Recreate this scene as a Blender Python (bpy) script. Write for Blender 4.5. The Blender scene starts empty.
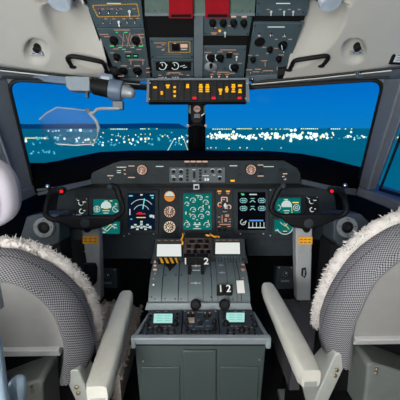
import bpy, bmesh, math, random
from mathutils import Vector, Matrix, noise
random.seed(7)
R = math.radians
V = Vector
PI = math.pi
sc = bpy.context.scene
COL = sc.collection

# ---------------------------------------------------------------- camera model
F = 300.0
CAM = V((-0.02, 0.0, 1.25))
PITCH, YAW = R(13.5), R(1.15)
fwd = V((math.sin(YAW) * math.cos(PITCH), math.cos(YAW) * math.cos(PITCH), -math.sin(PITCH)))
rgt = V((math.cos(YAW), -math.sin(YAW), 0))
upv = rgt.cross(fwd)


def lerp(a, b, t):
    return a + (b - a) * t


def ray(px, py):
    return fwd + rgt * ((px - 200) / F) + upv * ((200 - py) / F)


def PY(px, py, Y):
    d = ray(px, py)
    return CAM + d * ((Y - CAM.y) / d.y)


def PZ(px, py, z):
    d = ray(px, py)
    return CAM + d * ((z - CAM.z) / d.z)


def PX(px, py, x):
    d = ray(px, py)
    return CAM + d * ((x - CAM.x) / d.x)


def proj(p):
    q = V(p) - CAM
    d = q.dot(fwd)
    return 200 + F * q.dot(rgt) / d, 200 - F * q.dot(upv) / d, d


cam = bpy.data.cameras.new('camera')
co = bpy.data.objects.new('camera', cam)
COL.objects.link(co)
cam.sensor_fit = 'HORIZONTAL'
cam.sensor_width = 36
cam.lens = 36 * F / 400
cam.clip_start = 0.03
cam.clip_end = 6000
m = Matrix((rgt, upv, -fwd)).transposed().to_4x4()
m.translation = CAM
co.matrix_world = m
sc.camera = co

# ---------------------------------------------------------------- materials
MATS = {}


def srgb(c):
    return tuple((x / 255 / 12.92 if x / 255 <= .04045 else ((x / 255 + .055) / 1.055) ** 2.4) for x in c) + (1,)


def mat(name, rgb, rough=.55, metal=0.0, var=.12, nscale=30, bump=0.0, bscale=200, coat=0.0):
    mt = bpy.data.materials.new(name)
    mt.use_nodes = True
    nt = mt.node_tree
    b = nt.nodes['Principled BSDF']
    c = srgb(rgb)
    tc = nt.nodes.new('ShaderNodeTexCoord')
    nz = nt.nodes.new('ShaderNodeTexNoise')
    nz.inputs['Scale'].default_value = nscale
    nz.inputs['Detail'].default_value = 4
    nt.links.new(tc.outputs['Object'], nz.inputs['Vector'])
    rp = nt.nodes.new('ShaderNodeValToRGB')
    rp.color_ramp.elements[0].position = .3
    rp.color_ramp.elements[1].position = .7
    rp.color_ramp.elements[0].color = tuple(x * (1 - var) for x in c[:3]) + (1,)
    rp.color_ramp.elements[1].color = tuple(min(1, x * (1 + var)) for x in c[:3]) + (1,)
    nt.links.new(nz.outputs['Fac'], rp.inputs['Fac'])
    nt.links.new(rp.outputs['Color'], b.inputs['Base Color'])
    b.inputs['Roughness'].default_value = rough
    b.inputs['Metallic'].default_value = metal
    if coat:
        b.inputs['Coat Weight'].default_value = coat
    if bump:
        n2 = nt.nodes.new('ShaderNodeTexNoise')
        n2.inputs['Scale'].default_value = bscale
        nt.links.new(tc.outputs['Object'], n2.inputs['Vector'])
        bp = nt.nodes.new('ShaderNodeBump')
        bp.inputs['Strength'].default_value = bump
        bp.inputs['Distance'].default_value = .002
        nt.links.new(n2.outputs['Fac'], bp.inputs['Height'])
        nt.links.new(bp.outputs['Normal'], b.inputs['Normal'])
    MATS[name] = mt
    return mt


def emit(name, rgb, strength=1.0):
    mt = bpy.data.materials.new(name)
    mt.use_nodes = True
    nt = mt.node_tree
    nt.nodes.remove(nt.nodes['Principled BSDF'])
    e = nt.nodes.new('ShaderNodeEmission')
    e.inputs['Color'].default_value = srgb(rgb)
    e.inputs['Strength'].default_value = strength
    nt.links.new(e.outputs[0], nt.nodes['Material Output'].inputs[0])
    MATS[name] = mt
    return mt


def glass(name, tint, refl=.04):
    mt = bpy.data.materials.new(name)
    mt.use_nodes = True
    nt = mt.node_tree
    nt.nodes.remove(nt.nodes['Principled BSDF'])
    t = nt.nodes.new('ShaderNodeBsdfTransparent')
    t.inputs['Color'].default_value = tint
    g = nt.nodes.new('ShaderNodeBsdfGlossy')
    g.inputs['Roughness'].default_value = .02
    mx = nt.nodes.new('ShaderNodeMixShader')
    mx.inputs[0].default_value = refl
    nt.links.new(t.outputs[0], mx.inputs[1])
    nt.links.new(g.outputs[0], mx.inputs[2])
    nt.links.new(mx.outputs[0], nt.nodes['Material Output'].inputs[0])
    MATS[name] = mt
    return mt


lining = mat('cream_lining', (205, 203, 194), .6, var=.03, nscale=8)
postm = mat('window_post_grey', (116, 122, 129), .6, var=.06)
flangem = mat('outlet_grey', (150, 156, 156), .5, var=.06)
railm = mat('rail_grey', (96, 106, 112), .45, var=.08)
black = mat('black_plastic', (14, 14, 16), .6, var=.2)
black.node_tree.nodes['Principled BSDF'].inputs['Specular IOR Level'].default_value = .3
gasket = mat('rubber_gasket', (10, 10, 12), .6, var=.1)
lipm = mat('lip_grey', (84, 90, 96), .55, var=.06)
hoodm = mat('black_hood_vinyl', (6, 6, 7), 1.0, var=.15, bump=.2, bscale=400)
hoodm.node_tree.nodes['Principled BSDF'].inputs['Specular IOR Level'].default_value = .05
panelm = mat('grey_panel', (49, 57, 61), .55, var=.08, bump=.06)
panel2 = mat('light_grey_panel', (80, 90, 95), .55, var=.06)
facem = mat('glareshield_face_grey', (48, 56, 59), .55, var=.07)
overm = mat('overhead_grey', (76, 94, 100), .55, var=.09, nscale=14)
over2 = mat('overhead_strip_grey', (112, 124, 130), .55, var=.06)
shelfm = mat('grey_green_shelf', (104, 126, 118), .5, var=.08)
bezelm = mat('display_bezel', (52, 59, 63), .65, var=.08)
pedm = mat('pedestal_green_grey', (62, 74, 73), .55, var=.06, nscale=9, bump=.05)
pedlip = mat('pedestal_lip_grey', (132, 142, 146), .45, var=.06)
deckm = mat('deck_grey', (58, 66, 69), .6, var=.08)
quadm = mat('quadrant_grey', (88, 101, 104), .38, var=.07, nscale=10)
radiom = mat('radio_grey', (62, 70, 76), .6, var=.1)
knobm = mat('knob_black', (12, 12, 14), .55, var=.15)
knobm.node_tree.nodes['Principled BSDF'].inputs['Specular IOR Level'].default_value = .25
chrome = mat('bright_metal', (190, 192, 192), .25, 1.0, var=.05)
brass = mat('brass_screw', (150, 138, 112), .5, .8, var=.05)
whitep = mat('white_plastic', (225, 225, 220), .4, var=.03)
silverp = mat('silver_paint', (168, 174, 178), .4, .3, var=.05)
bluegrey = mat('blue_grey_paint', (104, 122, 142), .4, var=.08)
greybox = mat('grey_box_paint', (140, 152, 160), .45, var=.05)
redm = mat('red_guard', (168, 22, 36), .4, var=.1)
yellowm = mat('hazard_yellow', (232, 172, 40), .5, var=.05)
orangem = mat('orange_placard', (252, 176, 40), .5, var=.05)
armm = mat('armrest_vinyl', (205, 204, 194), .5, var=.04, bump=.05)
houseshadem = mat('housing_shaded_grey', (118, 124, 122), .5, var=.06)
bracketm = mat('bracket_paint', (186, 190, 184), .45, var=.05)
columnm = mat('column_paint', (164, 168, 168), .45, var=.05)
framem = mat('seat_frame_paint', (150, 155, 152), .45, var=.06)
shellm = mat('seat_shell_plastic', (150, 150, 148), .6, var=.04)
ledgem = mat('seat_ledge_grey', (178, 178, 180), .5, var=.04)
woolm = mat('sheepskin_wool', (205, 200, 196), .95, var=.12, nscale=60)
woolg = mat('sheepskin_grey', (165, 154, 147), .95, var=.2, nscale=90)
cushm = mat('dark_cushion', (66, 66, 71), .9, var=.15, nscale=150, bump=.3)
headm = mat('headrest_vinyl', (168, 164, 174), .5, var=.03)
paleb = mat('pale_blue_paint', (150, 172, 190), .35, var=.05)
floorm = mat('dark_carpet', (22, 23, 25), .95, var=.3, nscale=120, bump=.4)
wallm = mat('dark_wall_lining', (26, 28, 31), .75, var=.15)
consolem = mat('console_blue_grey', (74, 84, 92), .55, var=.07)
rearm = mat('rear_lining', (120, 122, 122), .7, var=.06)
cream_key = mat('lever_white', (222, 222, 214), .4, var=.04)
brownm = mat('worn_panel', (78, 70, 66), .55, var=.25, nscale=80)
mutedpink = mat('compass_dial', (196, 160, 150), .5, var=.3, nscale=120)

e_white = emit('lit_white', (205, 222, 218), .9)
e_peach = emit('lit_peach', (238, 196, 172), .8)
e_peach2 = emit('lit_peach_dim', (200, 150, 128), .75)
e_amber = emit('lit_amber', (255, 186, 30), 1.1)
e_red = emit('lit_red', (240, 40, 50), 1.0)
e_green = emit('lit_green', (70, 220, 130), .9)
e_cyan = emit('lit_cyan', (110, 225, 235), 1.0)
e_teal = emit('screen_teal', (8, 104, 98), 1.0)
e_navy = emit('screen_navy', (10, 24, 42), 1.0)
e_blk = emit('screen_black', (8, 10, 16), 1.0)
e_pale = emit('screen_pale', (226, 230, 226), 1.0)
e_mint = emit('screen_mint', (165, 222, 214), 1.0)
e_yel = emit('lit_yellow', (245, 220, 120), 1.0)
e_city = emit('city_lamp_white', (225, 250, 255), 1.6)
e_cityy = emit('city_lamp_yellow', (250, 235, 160), 1.3)
e_cityb = emit('city_lamp_blue', (90, 200, 230), 1.0)
glassm = glass('window_glass', (.97, .98, .985, 1), .010)
combm = glass('combiner_glass', (.88, .91, .94, 1), .03)

for m_ in (panelm, facem, bezelm):
    m_.node_tree.nodes['Principled BSDF'].inputs['Specular IOR Level'].default_value = .12
# knit weave of the seat covers (UV in metres)
knit = bpy.data.materials.new('knit_cover')
knit.use_nodes = True
nt = knit.node_tree
b = nt.nodes['Principled BSDF']
b.inputs['Roughness'].default_value = .9
uv = nt.nodes.new('ShaderNodeUVMap')
mp = nt.nodes.new('ShaderNodeMapping')
mp.inputs['Scale'].default_value = (1, 1, 1)
ck = nt.nodes.new('ShaderNodeTexChecker')
ck.inputs['Scale'].default_value = 230
ck.inputs['Color1'].default_value = srgb((170, 170, 174))
ck.inputs['Color2'].default_value = srgb((74, 74, 80))
nz = nt.nodes.new('ShaderNodeTexNoise')
nz.inputs['Scale'].default_value = 300
mxx = nt.nodes.new('ShaderNodeMixRGB')
mxx.blend_type = 'MULTIPLY'
mxx.inputs[0].default_value = .5
bp = nt.nodes.new('ShaderNodeBump')
bp.inputs['Strength'].default_value = .6
bp.inputs['Distance'].default_value = .002
nt.links.new(uv.outputs[0], mp.inputs[0])
nt.links.new(mp.outputs[0], ck.inputs['Vector'])
nt.links.new(mp.outputs[0], nz.inputs['Vector'])
nt.links.new(ck.outputs['Color'], mxx.inputs[1])
nt.links.new(nz.outputs['Color'], mxx.inputs[2])
nt.links.new(mxx.outputs[0], b.inputs['Base Color'])
nt.links.new(ck.outputs['Fac'], bp.inputs['Height'])
nt.links.new(bp.outputs[0], b.inputs['Normal'])


# ---------------------------------------------------------------- mesh builder
class Fr:
    """a plane in the world: origin o, axes u (right), v (up along it), n (towards the cabin)"""

    def __init__(s, o, u, v):
        s.o = V(o)
        s.u = V(u).normalized()
        s.n = s.u.cross(V(v)).normalized()
        s.v = s.n.cross(s.u).normalized()

    def px(s, x, y, h=0.0):
        d = ray(x, y)
        t = (s.o - CAM).dot(s.n) / d.dot(s.n)
        return CAM + d * t + s.n * h

    def size(s, x, y, w, h):
        return ((s.px(x + w / 2, y) - s.px(x - w / 2, y)).length, (s.px(x, y + h / 2) - s.px(x, y - h / 2)).length)

    def r(s, x, y, r):
        return (s.px(x + r, y) - s.px(x, y)).length


WF = Fr((0, 0, 0), (1, 0, 0), (0, 0, 1))          # world frame seen along +Y
FLATF = Fr((0, 0, 0), (1, 0, 0), (0, 1, 0))


class MB:
    def __init__(s):
        s.v, s.f, s.uv = [], [], {}

    def add(s, vs, fs):
        b = len(s.v)
        s.v += [V(p) for p in vs]
        s.f += [tuple(i + b for i in f) for f in fs]
        return s

    def box(s, c, size, fr=FLATF):
        c = V(c)
        a, bb, d = size[0] / 2, size[1] / 2, size[2] / 2
        vs = [c + fr.u * (i * a) + fr.v * (j * bb) + fr.n * (k * d) for i in (-1, 1) for j in (-1, 1) for k in (-1, 1)]
        return s.add(vs, [(0, 1, 3, 2), (4, 6, 7, 5), (0, 4, 5, 1), (2, 3, 7, 6), (0, 2, 6, 4), (1, 5, 7, 3)])

    def prism(s, pts, off):
        pts = [V(p) for p in pts]
        n = len(pts)
        off = V(off)
        vs = pts + [p + off for p in pts]
        fs = [tuple(range(n)), tuple(range(2 * n - 1, n - 1, -1))] + [(i, (i + 1) % n, n + (i + 1) % n, n + i) for i in range(n)]
        return s.add(vs, fs)

    def lathe(s, o, ax, prof, seg=16):
        o = V(o)
        ax = V(ax).normalized()
        t = V((1, 0, 0)) if abs(ax.x) < .9 else V((0, 1, 0))
        u = ax.cross(t).normalized()
        w = ax.cross(u)
        vs, fs = [], []
        for (r, h) in prof:
            for k in range(seg):
                a = 2 * PI * k / seg
                vs.append(o + ax * h + (u * math.cos(a) + w * math.sin(a)) * r)
        for i in range(len(prof) - 1):
            for k in range(seg):
                fs.append((i * seg + k, i * seg + (k + 1) % seg, (i + 1) * seg + (k + 1) % seg, (i + 1) * seg + k))
        fs.append(tuple(range(seg - 1, -1, -1)))
        fs.append(tuple((len(prof) - 1) * seg + k for k in range(seg)))
        return s.add(vs, fs)

    def cyl(s, a, b, r0, r1=None, seg=14):
        a, b = V(a), V(b)
        return s.lathe(a, b - a, [(r0, 0), (r0 if r1 is None else r1, (b - a).length)], seg)

    def tube(s, pts, rad, seg=10, flat=1.0, ref=None):
        pts = [V(p) for p in pts]
        n = len(pts)
        vs, fs = [], []
        pu = None
        for i, p in enumerate(pts):
            t = (pts[min(i + 1, n - 1)] - pts[max(i - 1, 0)]).normalized()
            if pu is None:
                rf = V(ref) if ref else (V((0, 0, 1)) if abs(t.z) < .9 else V((0, 1, 0)))
                pu = (rf - t * rf.dot(t)).normalized()
            else:
                pu = (pu - t * pu.dot(t)).normalized()
            w = t.cross(pu)
            r = rad[i] if isinstance(rad, (list, tuple)) else rad
            for k in range(seg):
                a = 2 * PI * k / seg
                vs.append(p + pu * (math.cos(a) * r) + w * (math.sin(a) * r * flat))
        for i in range(n - 1):
            for k in range(seg):
                fs.append((i * seg + k, i * seg + (k + 1) % seg, (i + 1) * seg + (k + 1) % seg, (i + 1) * seg + k))
        fs.append(tuple(range(seg - 1, -1, -1)))
        fs.append(tuple((n - 1) * seg + k for k in range(seg)))
        return s.add(vs, fs)

    def ball(s, c, rx, ry=None, rz=None, fr=FLATF, seg=14, rings=9):
        ry = rx if ry is None else ry
        rz = rx if rz is None else rz
        c = V(c)
        vs, fs = [], []
        for i in range(rings + 1):
            th = PI * (i + .02) / (rings + .04)
            for k in range(seg):
                a = 2 * PI * k / seg
                vs.append(c + fr.u * (rx * math.sin(th) * math.cos(a)) + fr.v * (ry * math.sin(th) * math.sin(a)) + fr.n * (rz * math.cos(th)))
        for i in range(rings):
            for k in range(seg):
                fs.append((i * seg + k, i * seg + (k + 1) % seg, (i + 1) * seg + (k + 1) % seg, (i + 1) * seg + k))
        fs.append(tuple(range(seg - 1, -1, -1)))
        fs.append(tuple(rings * seg + k for k in range(seg)))
        return s.add(vs, fs)

    def grid(s, rows, uvs=None):
        b = len(s.v)
        nr, nc = len(rows), len(rows[0])
        for r in rows:
            s.v += [V(p) for p in r]
        for i in range(nr - 1):
            for j in range(nc - 1):
                s.f.append((b + i * nc + j, b + i * nc + j + 1, b + (i + 1) * nc + j + 1, b + (i + 1) * nc + j))
        if uvs:
            for i in range(nr):
                for j in range(nc):
                    s.uv[b + i * nc + j] = uvs[i][j]
        return s

    # drawings lying on a plane, coordinates in photograph pixels
    def line(s, fr, pts, w, h=.0015):
        q = [fr.px(x, y, h) for x, y in pts]
        ww = fr.r(pts[0][0], pts[0][1], w / 2)
        for a, b in zip(q, q[1:]):
            t = (b - a)
            if t.length < 1e-7:
                continue
            t.normalize()
            n = fr.n.cross(t) * ww
            s.add([a - n, b - n, b + n, a + n], [(0, 1, 2, 3)])
        return s

    def arc(s, fr, x, y, r, a0, a1, w, h=.0015, k=12):
        return s.line(fr, [(x + r * math.cos(R(a0 + (a1 - a0) * i / k)), y - r * math.sin(R(a0 + (a1 - a0) * i / k))) for i in range(k + 1)], w, h)

    def rect(s, fr, x, y, w, hh, h=.0015):
        return s.add([fr.px(x - w / 2, y - hh / 2, h), fr.px(x + w / 2, y - hh / 2, h), fr.px(x + w / 2, y + hh / 2, h), fr.px(x - w / 2, y + hh / 2, h)], [(0, 1, 2, 3)])

    def poly(s, fr, pts, h=.0015):
        return s.add([fr.px(x, y, h) for x, y in pts], [tuple(range(len(pts)))])

    def disc(s, fr, x, y, r, h=.0015, k=16):
        c, rr = fr.px(x, y, h), fr.r(x, y, r)
        return s.add([c + fr.u * rr * math.cos(2 * PI * i / k) + fr.v * rr * math.sin(2 * PI * i / k) for i in range(k)], [tuple(range(k))])

    def slab(s, fr, pts, t, h=0.0):
        """polygon of pixels on a plane given thickness t towards the cabin, its back at height h"""
        return s.prism([fr.px(x, y, h) for x, y in pts], fr.n * t)

    def pbox(s, fr, x, y, w, hh, t, h=0.0):
        a, b = fr.size(x, y, w, hh)
        return s.box(fr.px(x, y, h + t / 2), (a, b, t), fr)

    def build_each(s, name, mt, parent):
        for f in s.f:
            MB().add([s.v[i] for i in f], [tuple(range(len(f)))]).build(name, mt, parent, 0)

    def build(s, name, mt, parent=None, smooth=40, bevel=0, sub=0, solid=0, label=None):
        me = bpy.data.meshes.new(name)
        off = V((0, 0, 0))
        q = parent
        while q:
            off += V(q.location)
            q = q.parent
        me.from_pydata([p - off for p in s.v], [], s.f)
        if s.uv:
            ul = me.uv_layers.new(name='UVMap')
            for lp in me.loops:
                ul.data[lp.index].uv = s.uv.get(lp.vertex_index, (0, 0))
        bm = bmesh.new()
        bm.from_mesh(me)
        bmesh.ops.recalc_face_normals(bm, faces=bm.faces)
        bm.to_mesh(me)
        bm.free()
        me.materials.append(mt)
        if smooth:
            me.shade_smooth()
            me.set_sharp_from_angle(angle=R(smooth))
        o = bpy.data.objects.new(name, me)
        COL.objects.link(o)
        if parent:
            o.parent = parent
        if bevel:
            md = o.modifiers.new('bevel', 'BEVEL')
            md.width = bevel
            md.segments = 3
            md.limit_method = 'ANGLE'
        if solid:
            md = o.modifiers.new('solid', 'SOLIDIFY')
            md.thickness = solid
            md.offset = 0
        if sub:
            md = o.modifiers.new('sub', 'SUBSURF')
            md.levels = md.render_levels = sub
        if label:
            o['label'] = label
        return o


def thing(name, loc, label, cat, group=None):
    o = bpy.data.objects.new(name, None)
    COL.objects.link(o)
    o.location = loc
    o.empty_display_size = .05
    return tag(o, label, cat, group)


def tag(o, label, cat, group=None):
    o['label'] = label
    o['category'] = cat
    if group:
        o['group'] = group
    return o


def struct(o):
    o['kind'] = 'structure'
    return o


def digit(txt, fr, x, y, hpx, mt, parent, h=.003, name='numeral'):
    cu = bpy.data.curves.new('numeral', 'FONT')
    cu.body = txt
    cu.align_x = 'CENTER'
    cu.align_y = 'CENTER'
    cu.size = fr.size(x, y, 1, hpx)[1] * 1.4
    cu.extrude = .0006
    cu.offset = .0006
    o = bpy.data.objects.new(name, cu)
    mm = Matrix((fr.u, fr.v, fr.n)).transposed().to_4x4()
    mm.translation = fr.px(x, y, h)
    dg = bpy.context.evaluated_depsgraph_get()
    COL.objects.link(o)
    dg.update()
    me = bpy.data.meshes.new_from_object(o.evaluated_get(dg))
    bpy.data.objects.remove(o)
    off = V((0, 0, 0))
    q = parent
    while q:
        off += V(q.location)
        q = q.parent
    me.transform(mm)
    me.transform(Matrix.Translation(-off))
    me.materials.clear()
    me.materials.append(mt)
    o = bpy.data.objects.new(name, me)
    COL.objects.link(o)
    o.parent = parent
    return o


# ---- small cockpit fittings, each a mesh of its own
def knob(fr, x, y, r, parent, mt=knobm, hgt=None, h0=0.0, ang=90, name='knob', pointer=True):
    rr = fr.r(x, y, r)
    hh = hgt or rr * 1.2
    mb = MB().lathe(fr.px(x, y, h0), fr.n, [(rr * 1.08, 0), (rr * 1.08, hh * .25), (rr * .86, hh * .35), (rr * .8, hh * .92), (rr * .7, hh)], 18)
    a = R(ang)
    d = fr.u * math.cos(a) + fr.v * math.sin(a)
    w = fr.n.cross(d)
    c = fr.px(x, y, h0 + hh)
    mb.prism([c - d * rr * .8 - w * rr * .18, c + d * rr * .95 - w * rr * .12, c + d * rr * .95 + w * rr * .12, c - d * rr * .8 + w * rr * .18], fr.n * rr * .35)
    o = mb.build(name, mt, parent)
    return o


def toggle(fr, x, y, r, parent, tilt=-35, mt=chrome, h0=0.0):
    rr = fr.r(x, y, r)
    c = fr.px(x, y, h0)
    d = (fr.n * math.cos(R(tilt)) + fr.v * math.sin(R(tilt))).normalized()
    mb = MB().lathe(c, fr.n, [(rr * .9, 0), (rr * .9, rr * .5), (rr * .6, rr * .7)], 10)
    mb.lathe(c + fr.n * rr * .4, d, [(rr * .32, 0), (rr * .5, rr * 2.2), (rr * .35, rr * 2.5)], 10)
    return mb.build('toggle_switch', mt, parent)


def gauge(fr, x, y, r, parent, mark=e_peach, needle=40, style=0):
    rr = fr.r(x, y, r)
    c = fr.px(x, y)
    g = MB()
    n = 28
    vs, fs = [], []
    prof = [(1.12, 0), (1.12, .006), (1.0, .006), (.96, .003)]
    for (q, h) in prof:
        for k in range(n):
            a = 2 * PI * k / n
            vs.append(c + (fr.u * math.cos(a) + fr.v * math.sin(a)) * rr * q + fr.n * h)
    for i in range(3):
        for k in range(n):
            fs.append((i * n + k, i * n + (k + 1) % n, (i + 1) * n + (k + 1) % n, (i + 1) * n + k))
    g.add(vs, fs)
    go = g.build('gauge', black, parent)
    if style == 1:        # artificial horizon ball
        MB().disc(fr, x, y, r * .98, .002, 28).build('horizon_ball', emit('horizon_amber', (214, 140, 66), 1), go, 0)
        q = MB().poly(fr, [(x + r * .8 * math.cos(R(a)), y - r * .8 * math.sin(R(a))) for a in range(0, 181, 15)], .003)
        q.build('sky_half', e_white, go, 0)
        MB().line(fr, [(x - r * .8, y + .2), (x + r * .8, y + .2)], .5, .0036).build('horizon_bar', black, go, 0)
        return go
    MB().disc(fr, x, y, r * .98, .002, 28).build('dial', mat('gauge_dial', (112, 76, 60), .6, var=.3, nscale=90), go, 0)
    d = MB()
    for k in range(12):
        a = R(k * 30)
        d.line(fr, [(x + r * .62 * math.cos(a), y - r * .62 * math.sin(a)), (x + r * .9 * math.cos(a), y - r * .9 * math.sin(a))], r * .16, .003)
    d.arc(fr, x, y, r * .93, 0, 360, r * .09, .003, 28)
    d.arc(fr, x, y, r * .36, 20, 340, r * .12, .003, 14)
    d.build('dial_marks', mark, go, 0)
    a = R(needle)
    MB().line(fr, [(x - r * .2 * math.cos(a), y + r * .2 * math.sin(a)), (x + r * .85 * math.cos(a), y - r * .85 * math.sin(a))], r * .16, .0042).build('needle', e_white, go, 0)
    return go


def display(fr, x0, y0, x1, y1, parent, screen, border=3, h=0.0, name='display_unit'):
    x, y = (x0 + x1) / 2, (y0 + y1) / 2
    w, hh = x1 - x0, y1 - y0
    o = MB().pbox(fr, x, y, w + 2 * border, hh + 2 * border, .014, h).build(name, bezelm, parent, bevel=.002)
    a, bq = fr.size(x, y, w + .8, hh + .8)
    MB().box(fr.px(x, y, h + .0142), (a, bq, .002), fr).build('screen_rim', gasket, o)
    MB().rect(fr, x, y, w, hh, h + .0156).build('screen', screen, o, 0)
    return o


def sym(fr, o, mt, h, shapes, name='symbology'):
    q = MB()
    for s in shapes:
        if q.v and len(shapes) <= 5:
            q.build(name, mt, o, 0)
            q = MB()
        if s[0] == 'l':
            q.line(fr, s[1], s[2] * .8, h)
        elif s[0] == 'a':
            q.arc(fr, s[1], s[2], s[3], s[4], s[5], s[6] * .78, h)
        elif s[0] == 'd':
            q.disc(fr, s[1], s[2], s[3], h)
        elif s[0] == 'q':
            q.rect(fr, s[1], s[2], s[3], s[4], h)
        elif s[0] == 'p':
            q.poly(fr, s[1], h)
    return q.build(name, mt, o, 0)


def screws(fr, pts, r, parent, mt=chrome, h=0.0, name='screw'):
    for x, y in pts:
        rr = fr.r(x, y, r)
        MB().lathe(fr.px(x, y, h), fr.n, [(rr, 0), (rr, rr * .4), (rr * .6, rr * .7)], 8).build(name, mt, parent)


def spl(pts, n=8):
    """Catmull-Rom through points"""
    pts = [V(p) for p in pts]
    out = []
    for i in range(len(pts) - 1):
        p0, p1, p2, p3 = pts[max(i - 1, 0)], pts[i], pts[i + 1], pts[min(i + 2, len(pts) - 1)]
        for k in range(n):
            t = k / n
            out.append(.5 * ((2 * p1) + (p2 - p0) * t + (2 * p0 - 5 * p1 + 4 * p2 - p3) * t * t + (3 * p1 - p0 - 3 * p2 + p3) * t ** 3))
    out.append(pts[-1])
    return out


# ================================================================= THE SETTING
ZC = CAM.z


def Yfront(x):
    x = abs(x)
    return 1.45 - .36 * max(0, x - .38) ** 1.3


EDGE = []
for ex, ey in ((114, 79.5), (95, 78), (76, 76), (57, 73.8), (40, 71.6), (20, 69.2), (0, 66.4), (-20, 63.6), (-40, 60.5)):
    yf = 1.40
    for _ in range(12):
        ep = PY(ex, ey, yf)
        yf = Yfront(ep.x)
    EDGE.append((abs(ep.x), ep.z))


def zedge(x):
    x = abs(x)
    if x <= EDGE[0][0]:
        return EDGE[0][1]
    for (a, za), (b_, zb_) in zip(EDGE, EDGE[1:]):
        if x <= b_:
            return lerp(za, zb_, (x - a) / (b_ - a))
    return EDGE[-1][1]


def Hceil(x, y):
    d = max(0, Yfront(x) - y)
    return zedge(x) + .6 * (1 - math.exp(-.7 * d / .6))


def ceil_hit(px, py):
    d = ray(px, py)
    t = .4
    while t < 3:
        p = CAM + d * t
        if p.z >= Hceil(p.x, p.y):
            return p
        t += .002
    return CAM + d * 1.3


# floor, rear bulkhead, nose bulkhead, side walls
struct(MB().box((0, .3, -.02), (2.2, 3.5, .04)).build('floor', floorm))
struct(MB().box((0, -1.22, 1.15), (2.2, .04, 2.3)).build('wall_back', rearm))
struct(MB().box((0, 1.98, .47), (2.2, .04, .94)).build('wall_front', wallm))
for s, nm in ((-1, 'left'), (1, 'right')):
    q = MB()
    # lower wall with a slight tumble-in, up to the sill
    q.prism([(s * 1.0, -1.24, 0), (s * 1.0, 2.0, 0), (s * 1.0, 2.0, .93), (s * 1.0, -1.24, .93)], (s * .04, 0, 0))
    struct(q.build('wall_' + nm, wallm))
    # wall behind the side window, above the sill
    q = MB().prism([(s * 1.0, -1.24, .93), (s * 1.0, .55, .93), (s * .95, .55, 1.50), (s * .95, .4, 2.0), (s * .95, -1.24, 2.2)], (s * .04, 0, 0))
    struct(q.build('wall_' + nm + '_rear', rearm))


# ceiling lining, one moulding each side with its recesses
def dents(px, py):
    d = 0.0
    # spotlight well and the scoop that runs from it to the grab handle
    def bump(cx, cy, rx, ry, ang=0, p=2.0):
        a = R(ang)
        dx, dy = px - cx, py - cy
        u = (dx * math.cos(a) + dy * math.sin(a)) / rx
        w = (-dx * math.sin(a) + dy * math.cos(a)) / ry
        r = math.hypot(u, w)
        if r >= 1:
            return 0
        return (1 - r ** p) ** 1.0 if p > 2 else (0.5 + .5 * math.cos(PI * r))
    mir = px > 197
    if mir:
        px = 391 - px - 1
    d = max(d, .07 * bump(61, 0, 24, 14, 4, 4.0))
    d = max(d, .066 * bump(76, 30, 46, 23, 50, 3.0))
    d = max(d, .042 * bump(36.5, 51, 12.5, 13.5, 0, 2.6))
    return d


for s, nm in ((-1, 'left'), (1, 'right')):
    rows = []
    ys = [i / 110 * .62 for i in range(111)] + [.62 + .1 * i for i in range(1, 22)]
    for dv in ys:
        row = []
        for j in range(91):
            x = s * (.385 + (.99 - .385) * j / 90)
            y = Yfront(x) - dv
            y = max(y, -1.24)
            z = Hceil(x, y)
            a, bq, dd = proj((x, y, z))
            if dd > .2 and dv < .62:
                z += dents(a, bq)
            row.append(V((x, y, z)))
        rows.append(row)
    o = MB().grid(rows).build('ceiling_' + nm, lining, smooth=60, solid=.006)
    struct(o)
# centre of the ceiling behind the overhead panel
rows = []
for i in range(40):
    y = 1.10 - i * .06
    rows.append([V((x, y, Hceil(.39, y) + .004)) for x in (-.39, .39)])
struct(MB().grid(rows).build('ceiling', lining, solid=.006))

# window posts between windshield and side window, sills, frames
TRIM = 0


def trim(mb, mt, **k):
    global TRIM
    TRIM += 1
    return struct(mb.build('trim_%d' % TRIM, mt, **k))


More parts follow.
